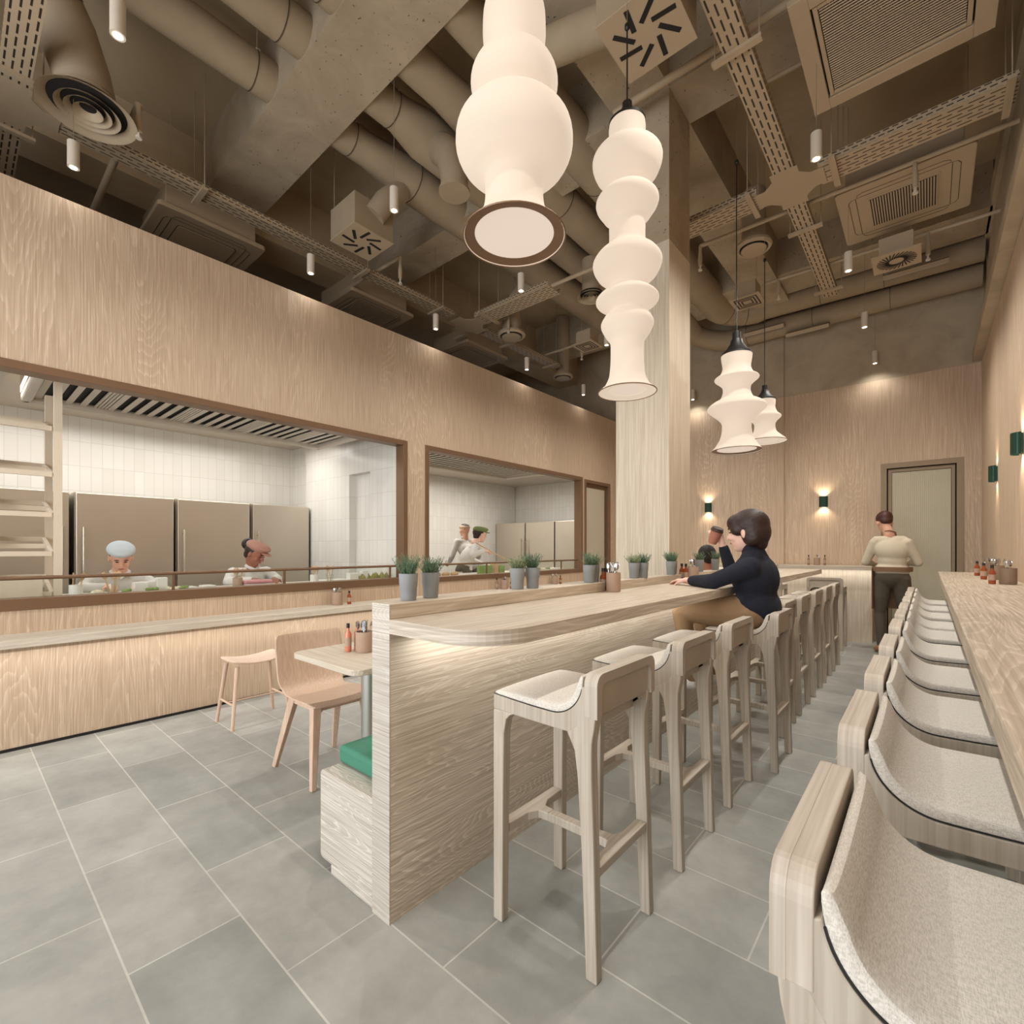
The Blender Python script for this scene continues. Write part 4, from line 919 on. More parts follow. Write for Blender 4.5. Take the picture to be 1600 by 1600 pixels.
pipe([(-0.9, 3.95, 4.75), (-0.35, 3.98, 4.75)], 0.016, 'short conduit beside the largest cassette')

# ================================================================ table-top things
def rnd(a, b): return a + (b - a) * random.random()
def make_plant(seed, mat, hgt):
    random.seed(seed)
    m = MB().lathe([(0.028, 0), (0.0295, 0.003), (0.0315, 0.050), (0.0332, 0.052), (0.0355, 0.098), (0.035, 0.1), (0.033, 0.1), (0.032, 0.088), (0.001, 0.088)], n=28, cap=False)
    pot = m.mesh('pot', M['pot'], smooth=True)
    so = MB().lathe([(0.031, 0.0882), (0.031, 0.090), (0.015, 0.094)], n=16).mesh('soil', M['soil'])
    f = MB()
    for k in range(60):
        a = rnd(0, 2 * PI); rr = rnd(0.004, 0.024); lean = rnd(0.1, 0.75) * (0.35 + rr / 0.024); h = rnd(0.55, 1.05) * hgt
        p0 = Vector((rr * math.cos(a), rr * math.sin(a), 0.09)); d = Vector((math.cos(a) * lean, math.sin(a) * lean, 1)).normalized()
        cur = Vector((rnd(-.1, .1), rnd(-.1, .1), 0))
        pts = [p0 + d * h * u + cur * h * u * u for u in (0, .35, .7, 1)]
        f.tube(pts, [0.0011, 0.001, 0.0008, 0.0005], 4)
        for q in range(int(h / 0.0042)):
            u = 0.15 + 0.85 * q / (h / 0.0042); c = p0 + d * h * u + cur * h * u * u; b = rnd(0, 2 * PI)
            o_ = Vector((math.cos(b), math.sin(b), rnd(0.5, 1.1))).normalized(); L_ = rnd(0.010, 0.018) * (1.15 - 0.5 * u); sd = o_.cross(Vector((0, 0, 1))).normalized() * 0.0016
            mid = c + o_ * L_ * 0.5; tip = c + o_ * L_; nn = o_.cross(sd).normalized() * 0.0006
            v = [f.bm.verts.new(x) for x in (c, mid + sd, tip, mid - sd, mid + nn)]
            for tri in ((0, 1, 4), (1, 2, 4), (2, 3, 4), (3, 0, 4), (0, 3, 2, 1)): f.bm.faces.new([v[i] for i in tri])
    return pot, so, f.mesh('foliage', mat)
PL = [make_plant(3, M['leaf'], 0.084), make_plant(5, M['leaf'], 0.078), make_plant(8, M['leaf2'], 0.070)]
def plant(x, y, z, k, label, s=1.0):
    t = thing('potted_herb', label, 'potted plant', (x, y, z), rnd(0, 6), 'grey pots of herbs along the bar'); t.scale = (s, s, s)
    for nme, me in zip(('pot', 'soil', 'foliage'), PL[k]): obj(nme, me, None, t)
zl = 1.1065
for x, y, k, l in ((-1.477, 1.128, 0, 'grey pot of rosemary nearest the camera on the bar upstand'), (-1.487, 1.243, 1, 'second grey herb pot from the near end, slightly lower and bushier'),
                   (-1.487, 1.775, 2, 'left pot of the middle pair of herbs on the bar upstand'), (-1.468, 1.868, 0, 'right pot of the middle pair of herbs on the bar upstand'),
                   (-1.465, 2.385, 0, 'herb pot just left of the first bottle caddy'), (-1.478, 2.455, 2, 'herb pot half hidden behind the bottles at the first gap'),
                   (-1.455, 2.92, 2, 'left pot of the pair in front of the pale column'), (-1.43, 3.00, 1, 'right pot of the pair in front of the pale column'),
                   (-1.435, 3.47, 0, 'herb pot at the right edge of the column'), (-1.46, 3.56, 2, 'herb pot tucked behind the one at the column edge'),
                   (-1.45, 4.10, 1, 'herb pot in front of the diner behind the bar'), (-1.45, 4.50, 0, 'herb pot under the raised coffee cup')):
    plant(x, y, zl, k, l)
# cutlery
def spoon_mesh():
    m = MB(); m.tube([(0, 0, 0), (0, 0, 0.06), (0.001, 0, 0.115)], [0.0028, 0.0018, 0.0018], 6); m.ell((0.003, 0, 0.137), (0.003, 0.0135, 0.022), 10); return m.mesh('spoon', M['cutlery'], smooth=True)
def fork_mesh():
    m = MB(); m.tube([(0, 0, 0), (0, 0, 0.06), (0.001, 0, 0.11)], [0.0028, 0.0018, 0.0018], 6); m.box(-0.001, -0.009, 0.109, 0.002, 0.009, 0.127)
    for i in range(4): m.box(-0.001, -0.009 + i * 0.0052, 0.127, 0.001, -0.0066 + i * 0.0052, 0.158)
    return m.mesh('fork', M['cutlery'], smooth=True)
def wspoon_mesh():
    m = MB(); m.tube([(0, 0, 0), (0, 0, 0.13)], 0.004, 6); m.ell((0, 0, 0.155), (0.006, 0.022, 0.030), 10); return m.mesh('ladle', M['spoonwood'], smooth=True)
SP, FK, WS = spoon_mesh(), fork_mesh(), wspoon_mesh()
def cup_mesh(r_, h, mat):
    return MB().lathe([(r_ * 0.93, 0), (r_, 0.005), (r_, h), (r_ - 0.004, h), (r_ - 0.004, 0.008), (0.002, 0.007)], n=28, cap=False).mesh('cup', mat, smooth=True)
CUPS = {}
def cutlery_cup(x, y, z, where, r_=0.040, h=0.108, mat='cup', n=7, seed=1, colour='clay'):
    random.seed(seed); key = (r_, h, mat)
    if key not in CUPS: CUPS[key] = cup_mesh(r_, h, M[mat])
    c = obj('cutlery_cup', CUPS[key], None); c.location = (x, y, z); tag(c, '%s cutlery cup %s' % (colour, where), 'cup', 'cutlery cups')
    for k in range(n):
        a = 2 * PI * k / n + rnd(-.2, .2); q = rnd(0.3, 0.6) * r_
        me, nm = ((SP, 'spoon'), (FK, 'fork'), (SP, 'spoon'))[k % 3]
        o_ = obj(nm, me, None); o_.location = (x + q * math.cos(a), y + q * math.sin(a), z + 0.009); o_.rotation_euler = Euler((0.13 * -math.sin(a), 0.13 * math.cos(a), rnd(0, 6)), 'XYZ')
        tag(o_, 'steel %s in the cup %s' % (nm, where), nm, 'cutlery in the cup ' + where)
BT = {}
def bottle(x, y, z, kind, label, h=0.15, r_=0.017):
    if kind not in BT:
        mat, cap = {'amber': ('amber', 'blackplastic'), 'pink': ('pinkglass', 'blackplastic'), 'brown': ('cupd', 'blackplastic')}[kind]
        b = MB().lathe([(r_ * .95, 0), (r_, 0.004), (r_, h * .62), (r_ * .45, h * .74), (r_ * .42, h * .84)], n=20).mesh('glass_body', M[mat], smooth=True)
        c = MB().lathe([(r_ * .5, h * .84), (r_ * .5, h)], n=14).mesh('cap', M[cap])
        l = MB().lathe([(r_ + .0006, h * .2), (r_ + .0006, h * .5)], n=20).mesh('paper_label', M['cup'])
        BT[kind] = (b, c, l)
    t = thing('sauce_bottle', label, 'bottle', (x, y, z), 0, 'sauce bottles')
    for nme, me in zip(('glass_body', 'cap', 'paper_label'), BT[kind]): obj(nme, me, None, t)
zt = 0.7505
cutlery_cup(-2.283, 1.455, zt, 'on the small table behind the bar end', 0.046, 0.108, n=9, seed=2)
bottle(-2.352, 1.40, zt, 'pink', 'pink sauce bottle on the small table, left of the clay cup'); bottle(-2.36, 1.46, zt, 'pink', 'second pink sauce bottle on the small table, behind the first')
zb = 1.056
cutlery_cup(-1.352, 2.46, zb, 'on the bar beside the first gap in the upstand', 0.040, 0.108, 'cup', n=8, seed=4)
for x, y, l in ((-1.435, 2.49, 'amber bottle at the left of the caddy in the first upstand gap'), (-1.437, 2.53, 'amber bottle at the back of the caddy in the first upstand gap'), (-1.395, 2.50, 'amber bottle touching the clay cup at the first upstand gap')): bottle(x, y, zb, 'amber', l, 0.13, 0.019)
cutlery_cup(-1.34, 3.66, zb, 'on the bar by the seated customer', 0.040, 0.108, 'cup', n=7, seed=6)
for x, y, l in ((-1.42, 3.64, 'amber bottle left of the cup by the seated customer'), (-1.385, 3.63, 'amber bottle close to the cup by the seated customer')): bottle(x, y, zb, 'amber', l, 0.13, 0.019)
cutlery_cup(-1.30, 5.02, zb, 'on the far part of the bar behind the customer', 0.040, 0.108, 'cup', n=5, seed=7)
for k, (y, wh) in enumerate(((6.06, 'at the far end of the right counter'), (5.38, 'on the right counter, nearer than the far one'), (4.72, 'on the right counter at the picture edge'))):
    cutlery_cup(0.415, y, zb, wh, 0.045, 0.11, 'cupd', n=6, seed=10 + k, colour='brown')
    bottle(0.335, y - 0.03, zb, 'amber', 'amber sauce bottle beside the brown cup %s' % wh)
cutlery_cup(-1.235, 8.30, zb, 'on the back counter', 0.040, 0.108, 'cup', n=4, seed=21)
bottle(-1.34, 8.30, zb, 'brown', 'brown bottle left of the cup on the back counter'); bottle(-1.14, 8.32, zb, 'brown', 'brown bottle right of the cup on the back counter')
zs = 0.7525
for k, (y, wh) in enumerate(((2.48, 'on the wall shelf left of the bar end'), (4.93, 'on the wall shelf under the second window, left'), (6.1, 'on the wall shelf under the second window, right'))):
    cutlery_cup(-4.36, y, zs, wh, 0.05, 0.125, 'cup', n=6, seed=30 + k); 
    bottle(-4.33, y + 0.11, zs, 'amber', 'amber sauce bottle beside the cup %s' % wh)
bottle(-4.38, 4.80, zs, 'brown', 'dark sauce bottle left of the cup under the second window')

# ================================================================ things on the prep counters
zk = 0.9355
def tub(x, y, w_, d_, h, mat, label, cat='container', name='food_container', group='containers on the prep counter'):
    o_ = obj(name, MB().box(-w_ / 2, -d_ / 2, 0, w_ / 2, d_ / 2, h), M[mat], bevel=0.004); o_.location = (x, y, zk); return tag(o_, label, cat, group)
def utens(x, y, n, where, base=0.0, seed=0):
    random.seed(seed)
    for k in range(n):
        a = 2 * PI * k / n + .4; o_ = obj('wooden_ladle', WS, None); o_.location = (x + 0.018 * math.cos(a), y + 0.018 * math.sin(a), zk + base); o_.rotation_euler = (-0.2 * math.sin(a), 0.2 * math.cos(a), rnd(0, 6))
        tag(o_, 'wooden ladle standing in the holder ' + where, 'kitchen utensil', 'ladles in the holder ' + where)
def holder(x, y, where, mat='white', seed=0, n=3):
    o_ = obj('utensil_holder', MB().lathe([(0.036, 0), (0.04, 0.003), (0.04, 0.10), (0.036, 0.10), (0.036, 0.006), (0.002, 0.006)], n=20, cap=False), M[mat], smooth=True); o_.location = (x, y, zk)
    tag(o_, 'round utensil holder ' + where, 'utensil holder', 'utensil holders'); utens(x, y, n, where, 0.008, seed)
KXp = -4.72
holder(KXp, 0.62, 'left of the cook in the pale blue cap', seed=1); holder(KXp, 0.83, 'close to the cook in the pale blue cap', 'glass', 2)
holder(KXp - .02, 1.72, 'between the two seated cooks', 'cup', 3, 4); holder(KXp, 2.43, 'right of the cook in the pink cap', 'white', 4); holder(KXp, 2.60, 'near the white box right of the pink cap', 'glass', 5)
tub(KXp, 1.0, 0.09, 0.09, 0.10, 'white', 'white square tub in front of the blue-capped cook')
tub(KXp, 1.14, 0.07, 0.07, 0.13, 'white', 'taller white tub in front of the blue-capped cook')
tub(KXp, 1.32, 0.16, 0.12, 0.045, 'white', 'flat white tray right of the blue-capped cook', 'tray', 'food_tray')
tub(KXp, 1.47, 0.14, 0.09, 0.05, 'white', 'small white tray beside the rail post', 'tray', 'food_tray')
tub(KXp, 2.86, 0.08, 0.10, 0.10, 'white', 'white box at the middle of the counter, left one'); tub(KXp, 3.0, 0.06, 0.07, 0.12, 'white', 'narrow white box next to the pears')
tub(-4.85, 2.72, 0.3, 0.34, 0.03, 'white', 'flat white board between the tubs and the pears', 'board', 'cutting_board')
def bowl(x, y, r_, food, label):
    t = thing('food_bowl', label, 'bowl', (x, y, zk), 0, 'bowls of food on the prep counter')
    obj('bowl', MB().lathe([(r_ * .5, 0), (r_, 0.035), (r_ - .004, 0.035), (r_ * .45, 0.006), (0.002, 0.006)], n=24, cap=False), M['white'], t, smooth=True)
    m = MB(); random.seed(int(y * 100))
    for k in range(12): a = rnd(0, 6.28); q = rnd(0, r_ * .7); m.ell((q * math.cos(a), q * math.sin(a), 0.035 + rnd(0, .012)), (rnd(.012, .02),) * 2 + (rnd(.010, .016),), 8)
    obj('food', m, M[food], t, smooth=True)['kind'] = 'stuff'
for y, f_, l in ((0.73, 'rice', 'bowl of pale food at the left end beside the first ladles'), (0.90, 'salad', 'bowl of green salad left of the cook in the blue cap'), (1.07, 'salad', 'small bowl of greens below the blue-capped cook'), (1.21, 'rice', 'bowl of pale food right of the tall white tub'), (1.27, 'salad', 'bowl of greens at the elbow of the blue-capped cook')):
    bowl(-4.66, y, 0.055, f_, l)
t = thing('cake_tray', 'black tray holding a pink iced block cake left of the pink-capped cook', 'cake', (KXp, 1.88, zk))
obj('tray', MB().box(-.07, -.14, 0, .07, .14, .012), M['blackplastic'], t, bevel=.003); obj('cake_base', MB().box(-.055, -.12, .0125, .055, .12, .04), M['white'], t, bevel=.008); obj('icing', MB().box(-.057, -.122, .0405, .057, .122, .075), M['pink'], t, bevel=.014)
tub(-4.74, 2.2, 0.2, 0.42, 0.02, 'white', 'long white board of dough pieces before the pink-capped cook', 'board', 'cutting_board')
for k in range(7):
    o_ = obj('dough_piece', MB().ell((0, 0, 0.008), (.018, .018, .009), 10), M['rice'], smooth=True); o_.location = (-4.72, 2.03 + k * .055, zk + .0205); tag(o_, 'small dough piece in the row on the white board', 'food', 'dough pieces on the board')
def pear(x, y, z, label, s=1.0):
    t = thing('pear', label, 'fruit', (x, y, z), rnd(0, 6), 'green pears heaped by the window frame')
    obj('pear_flesh', MB().lathe([(0.006, 0), (0.028 * s, .008), (0.038 * s, .032), (0.030 * s, .055), (0.016 * s, .074), (0.010 * s, .086), (.002, .09)], n=16), M['pear'], t, smooth=True); obj('stem', MB().tube([(0, 0, .088), (.003, 0, .104)], .0016, 5), M['soil'], t)
random.seed(5)
for k, (x, y, z) in enumerate(((-4.70, 2.97, 0), (-4.72, 3.04, 0), (-4.66, 3.08, 0), (-4.70, 3.15, 0), (-4.66, 3.20, 0), (-4.74, 3.24, 0), (-4.69, 3.27, 0), (-4.80, 3.10, 0), (-4.80, 3.02, 0), (-4.80, 3.2, 0))):
    pear(x, y, zk + z, 'ripe green pear in the heap beside the right frame of the first window')
# second kitchen counter
tub(KXp, 4.92, 0.05, 0.26, 0.13, 'salad', 'dark green chopping board stood up before the man in the green cap', 'board', 'chopping_board')
tub(KXp, 5.12, 0.10, 0.07, 0.15, 'spoonwood', 'pale wooden block between the green boards')
tub(KXp, 5.26, 0.05, 0.12, 0.12, 'salad', 'second green board right of the wooden block', 'board', 'chopping_board')
for k in range(9): bowl(-4.68, 5.45 + k * .13, 0.05, 'salad' if k % 2 else 'rice', 'small bowl of %s below the rail, %s in the row from the green boards' % ('greens' if k % 2 else 'pale food', 'first' if k == 0 else ORD[k]))
tub(-4.72, 6.55, 0.18, 0.34, 0.04, 'white', 'long white tray by the right frame of the second window', 'tray', 'food_tray')
random.seed(9)
for k in range(6):
    o_ = obj('bread_roll', MB().ell((0, 0, 0.03), (.045, .05, .032), 12), M['spoonwood'], smooth=True); o_.location = (-4.70 - .06 * (k % 2), 4.02 + k * .075, zk); tag(o_, 'crusty roll in the pile at the left end of the second window', 'bread', 'rolls at the left of the second window')

# ================================================================ wooden display rack at the far left
t = thing('display_rack', 'pale wooden rack with tilted shelves at the left picture edge', 'rack', (-5.0, 0.1, 0)); o = t.location[:]
def post(x, y): obj('post', MB().box(x - .022, y - .022, 0, x + .022, y + .022, 2.50), M['oak_rack'], t, off=o)
post(-4.78, 0.53); post(-5.26, 0.53); post(-4.78, -0.55); post(-5.26, -0.55)
for k, zz in enumerate((1.07, 1.36, 1.64, 1.93, 2.26)):
    dz = 0.11
    for s_ in (0.50, -0.52): obj('side_rail', MB().quadbox([(-5.24, s_ - .012, zz), (-5.24, s_ + .012, zz), (-4.80, s_ + .012, zz - dz), (-4.80, s_ - .012, zz - dz)], [(-5.24, s_ - .012, zz + .028), (-5.24, s_ + .012, zz + .028), (-4.80, s_ + .012, zz - dz + .028), (-4.80, s_ - .012, zz - dz + .028)]), M['oak_rack'], t, off=o)
    for xx, q in ((-4.80, 1), (-5.02, .5), (-5.24, 0)): obj('cross_rail', MB().box(xx - .012, -.52, zz - dz * q - .004, xx + .012, .50, zz - dz * q + .03), M['oak_rack'], t, off=o)
obj('lower_panel', MB().box(-4.80, -.6, .936, -4.775, .45, 1.09), M['oak_rack'], t, off=o)
for zz, l in ((1.10, 'lowest'), (1.39, 'second'), (1.67, 'middle'), (1.96, 'fourth')):
    o_ = obj('serving_basket', MB().quadbox([(-5.18, -.25, zz + .01), (-5.18, .22, zz + .01), (-4.90, .22, zz - .06), (-4.90, -.25, zz - .06)], [(-5.2, -.27, zz + .035), (-5.2, .24, zz + .035), (-4.88, .24, zz - .035), (-4.88, -.27, zz - .035)]), M['steel_leg'], bevel=.004)
    tag(o_, 'steel tray lying on the %s tilted shelf of the wooden rack' % l, 'tray', 'trays on the wooden rack')

# ================================================================ people
def V(*a): return Vector(a[0] if len(a) == 1 else a)
def _tmpl(kind):
    b = bmesh.new()
    if kind == 'ico': bmesh.ops.create_icosphere(b, subdivisions=2, radius=1)
    else: bmesh.ops.create_uvsphere(b, u_segments=20, v_segments=14, radius=1)
    b.verts.index_update(); r_ = ([v.co.copy() for v in b.verts], [[v.index for v in f.verts] for f in b.faces]); b.free(); return r_
ICO, UVS = _tmpl('ico'), _tmpl('uv')
class Blob:
    """collects overlapping round shapes that are later fused into one skin"""
    def __init__(s): s.v = []; s.f = []
    def add(s, T_, fn):
        n = len(s.v); s.v += [fn(p) for p in T_[0]]; s.f += [[i + n for i in f] for f in T_[1]]
    def ell(s, c, r_, seg=0, rot=None):
        B = rot.B if rot else Matrix.Identity(3); c = V(c); s.add(UVS, lambda p: tuple(c + B @ V(p.x * r_[0], p.y * r_[1], p.z * r_[2])))
def chain(m, a, ra, b, rb):
    a, b = V(a), V(b); L_ = (b - a).length; n = min(26, max(1, int(L_ / (0.4 * min(ra, rb)))))
    for i in range(n + 1):
        u = i / n; c = a.lerp(b, u); r_ = ra + (rb - ra) * u; m.add(ICO, lambda p: (c.x + p.x * r_, c.y + p.y * r_, c.z + p.z * r_))
def limb(m, pts):
    for (a, ra), (b, rb) in zip(pts, pts[1:]): chain(m, a, ra, b, rb)
def basis(fwd, up=(0, 0, 1)):
    f = V(fwd).normalized(); u = V(up); s = f.cross(u).normalized(); u = s.cross(f); return Matrix((f, s, u)).transposed()
def eb(m, c, r_, B): m.ell(c, r_, 16, B)
class RotM:
    def __init__(s, B): s.B = B
    def to_matrix(s): return s.B
PEND = []
def merged(name, m, mat, parent, off, vox=0.007, sm=6, fac=0.5):
    me = bpy.data.meshes.new(name + '_raw'); me.from_pydata([(p[0] - off[0], p[1] - off[1], p[2] - off[2]) for p in m.v], [], m.f)
    x = bpy.data.objects.new(name, me); COL.objects.link(x)
    if parent: x.parent = parent
    r_ = x.modifiers.new('r', 'REMESH'); r_.mode = 'VOXEL'; r_.voxel_size = vox; r_.use_smooth_shade = True
    s_ = x.modifiers.new('s', 'SMOOTH'); s_.factor = fac; s_.iterations = sm
    PEND.append((x, name, mat)); return x
def flush_blobs():
    bpy.context.view_layer.update(); dg = bpy.context.evaluated_depsgraph_get()
    for x, name, mat in PEND:
        new = bpy.data.meshes.new_from_object(x.evaluated_get(dg)); new.name = name
        new.materials.clear(); new.materials.append(mat); new.polygons.foreach_set('use_smooth', [True] * len(new.polygons))
        x['_n'] = 1; x.data, old = new, x.data; x.modifiers.clear(); bpy.data.meshes.remove(old); del x['_n']
def hand(m, wrist, d, nrm, side, curl=0.6, s=1.0):
    """d: wrist to knuckles, nrm: palm facing direction, side: +1 thumb on d x nrm"""
    d = V(d).normalized(); nrm = V(nrm); nrm = (nrm - d * nrm.dot(d)).normalized(); t = d.cross(nrm) * side; w_ = V(wrist)
    limb(m, [(w_, .024 * s), (w_ + d * .035 * s, .022 * s)])
    for k in range(4): chain(m, w_ + d * .02 * s + t * (.006 - k * .006) * s, .016 * s, w_ + d * .082 * s + t * (.026 - k * .0175) * s, .0125 * s)
    for k, L_ in enumerate((.072, .08, .075, .058)):
        p = w_ + d * .085 * s + t * (.027 - k * .018) * s; a = curl * (0.8 + .1 * k)
        for q, f in enumerate((.45, .32, .25)):
            dd = d * math.cos(a * (q + 1) * .8) + nrm * math.sin(a * (q + 1) * .8); e = p + dd * L_ * f * s; chain(m, p, (.0092 - .0008 * q) * s, e, (.0084 - .0008 * q) * s); p = e
    p = w_ + d * .025 * s + t * .022 * s; dd = (d * .65 + t * .75 + nrm * .25).normalized(); e = p + dd * .042 * s; chain(m, p, .0125 * s, e, .0105 * s)
    dd = (d * .8 + t * .15 + nrm * .6).normalized(); chain(m, e, .0105 * s, e + dd * .034 * s, .0085 * s)
def head(m, c, f, up=(0, 0, 1), s=1.0):
    B = basis(f, up); R_ = RotM(B); P = lambda x, y, z: V(c) + B @ V(x * s, y * s, z * s)
    m.ell(P(-.012, 0, .022), (.098 * s, .076 * s, .098 * s), 20, R_); m.ell(P(.018, 0, -.045), (.068 * s, .058 * s, .072 * s), 16, R_)
    m.ell(P(.052, 0, -.092), (.026 * s, .03 * s, .022 * s), 12, R_)
    chain(m, P(.082, 0, .012), .010 * s, P(.101, 0, -.026), .014 * s)
    m.ell(P(.076, 0, -.058), (.016 * s, .024 * s, .014 * s), 10, R_); m.ell(P(.072, 0, .030), (.02 * s, .05 * s, .012 * s), 10, R_)
    for q in (-1, 1):
        m.ell(P(-.008, q * .079, -.012), (.017 * s, .009 * s, .031 * s), 10, R_); m.ell(P(.055, q * .036, -.03), (.026 * s, .022 * s, .024 * s), 10, R_)
    return P, B
def face_bits(t, P, B, o, s=1.0, lips='lip'):
    for q in (-1, 1):
        m = MB(); m.ell(P(.0815, q * .029, .004), (.006 * s, .013 * s, .0045 * s), 10, RotM(B)); obj('eye', m, M['eye'], t, off=o, smooth=True)
        m = MB(); m.ell(P(.087, q * .031, .026), (.005 * s, .018 * s, .004 * s), 10, RotM(B)); obj('eyebrow', m, M['hair_black'], t, off=o, smooth=True)
    m = MB(); m.ell(P(.088, 0, -.060), (.008 * s, .021 * s, .006 * s), 12, RotM(B)); obj('mouth', m, M[lips], t, off=o, smooth=True)
def torso(m, pel, ch, nk, side, fw, k=1.0, sh=.17):
    pel, ch, nk, side, fw = V(pel), V(ch), V(nk), V(side).normalized(), V(fw).normalized()
    up = (nk - pel).normalized(); B = Matrix((fw, side, up)).transposed(); R_ = RotM(B)
    m.ell(pel, (.115 * k, .165 * k, .12), 18, R_); m.ell(pel.lerp(ch, .5), (.098 * k, .138 * k, .15), 18, R_); m.ell(ch, (.115 * k, .165 * k, .16), 18, R_)
    for q in (-1, 1): chain(m, ch + up * .11 + side * q * .05, .065 * k, nk - up * .075 + side * q * sh * .85, .055 * k)
def build_person(label, spec):
    """spec holds joint positions in world space; the body is one skin mesh, clothes are separate children"""
    J = spec; o = J['base']; t = thing('person', label, 'person', o, 0, J.get('group')); sk = M[J['skin']]
    fw = V(J['fwd']).normalized(); side = V(J.get('side', fw.cross(V(0, 0, 1)))).normalized(); hf = J.get('hf', J['fwd']); k = J.get('k', 1.0)
    m = Blob(); torso(m, J['pelvis'], J['chest'], J['neck'], side, fw, k * .93, J.get('sh', .17))
    hs = J.get('hs', 1.0); P, B = head(m, J['head'], hf, J.get('hup', (0, 0, 1)), hs)
    limb(m, [(J['neck'], .06), (V(J['head']) - B @ V(.025 * hs, 0, .06 * hs), .052)])
    arms = Blob(); legs = Blob()
    for a in ('L', 'R'):
        S_, E_, W_ = J['sh' + a], J['el' + a], J['wr' + a]
        limb(m, [(S_, .05), (E_, .037), (W_, .026)]); hd = J['hand' + a]; hand(m, W_, hd[0], hd[1], hd[2], hd[3])
        limb(arms, [(S_, .059 * k), (V(S_).lerp(V(E_), .5), .056), (E_, .05), (V(E_).lerp(V(W_), .88), .036)])
        Hh, K_, A_ = J['hip' + a], J['kn' + a], J['an' + a]; T_ = J['toe' + a]
        limb(m, [(Hh, .08), (K_, .05), (V(K_).lerp(V(A_), .3), .048), (A_, .033)]); limb(m, [(A_, .035), (T_, .028)])
        limb(legs, [(Hh, .096 * k), (V(Hh).lerp(V(K_), .5), .085 * k), (K_, .063), (V(K_).lerp(V(A_), .35), .060), (V(K_).lerp(V(A_), J.get('trouser', .93)), .046)])
        sh = Blob(); limb(sh, [(V(A_) + V(0, 0, -.015), .043), (V(A_).lerp(V(T_), .5), .040), (T_, .036)])
        merged('shoe', sh, M[J.get('shoe', 'shoe')], t, o, .008, 4)
    merged('body', m, sk, t, o, .0065, 4)
    torso(arms, J['pelvis'] if not J.get('tuck') else V(J['pelvis']).lerp(V(J['chest']), .25), J['chest'], J['neck'], side, fw, k * 1.04, J.get('sh', .17))
    if J.get('collar'): limb(arms, [(J['neck'], .075), (V(J['neck']).lerp(V(J['head']), .42), .063)])
    if J.get('low'): arms.ell(V(J['pelvis']) + V(0, 0, -.02), (.122 * k, .160 * k, .112), 18, RotM(Matrix((fw, side, V(0, 0, 1))).transposed()))
    merged('shirt', arms, M[J['top']], t, o, .009, 7)
    pv = V(J['pelvis']); kk = .86 if J.get('low') else 1; legs.ell(pv - V(0, 0, .05 * (1 - kk) / .14), (.125 * k * kk, .172 * k * kk, .125 * kk), 16, RotM(Matrix((fw, side, V(0, 0, 1))).transposed()))
    merged('trousers', legs, M[J['bottom']], t, o, .010, 6)
    if J.get('face', True): face_bits(t, P, B, o, hs)
    return t, P, B, o
def hairy(t, P, B, o, prims, mat, name='hair', vox=.007, label=None):
    m = Blob()
    for c, r_ in prims: m.ell(P(*c), r_, 18, RotM(B))
    x = merged(name, m, M[mat], t, o, vox, 9)
    if label: x['label'] = label
    return x
# --- seated customer in navy, cup raised
t, P, B, o = build_person('person in navy roll-neck seated at the bar raising a coffee cup', dict(base=(-.84, 3.315, 0), fwd=(-1, 0, 0), hf=(-1, .02, -.10), hs=1.06,
    pelvis=(-.815, 3.315, .945), chest=(-.825, 3.315, 1.115), neck=(-.825, 3.31, 1.245), head=(-.875, 3.30, 1.405), skin='skin_pale', top='navy', bottom='tan', shoe='chefwhite', collar=True, k=1.13, low=True, sh=.17,
    shL=(-.815, 3.14, 1.185), elL=(-.99, 3.03, 1.10), wrL=(-1.19, 3.19, 1.088), handL=((-1, .35, -.02), (0, 0, -1), 1, .35),
    shR=(-.82, 3.47, 1.185), elR=(-1.03, 3.55, 1.115), wrR=(-1.07, 3.47, 1.325), handR=((-.2, -.35, 1), (-.55, -.7, 0), -1, .95),
    hipL=(-.84, 3.22, .905), knL=(-1.24, 3.17, .885), anL=(-1.165, 3.19, .43), toeL=(-1.28, 3.19, .385),
    hipR=(-.84, 3.41, .905), knR=(-1.23, 3.46, .885), anR=(-1.12, 3.44, .43), toeR=(-1.24, 3.45, .385)))
hairy(t, P, B, o, [((-.026, 0, .040), (.117, .097, .102)), ((-.050, 0, -.005), (.092, .090, .105)), ((.040, 0, .058), (.066, .084, .060)), ((-.045, .052, -.025), (.062, .042, .075)), ((-.045, -.052, -.025), (.062, .042, .075)), ((.03, .06, .02), (.045, .03, .045)), ((.03, -.06, .02), (.045, .03, .045)), ((-.070, 0, -.07), (.045, .058, .055))], 'hair', label='dark brown bowl-cut hair')
c = thing('coffee_cup', 'clay takeaway coffee cup with dark lid held up by the seated customer', 'cup', (-1.11, 3.41, 1.365)); c.rotation_euler = (0.15, 0.42, 0)
obj('cup', MB().lathe([(.028, -.03), (.039, .058)], n=28), M['takeaway'], c, smooth=True); obj('lid', MB().lathe([(.042, .0585), (.042, .068), (.037, .070), (.036, .082), (.033, .083)], n=28), M['lid'], c, smooth=True)
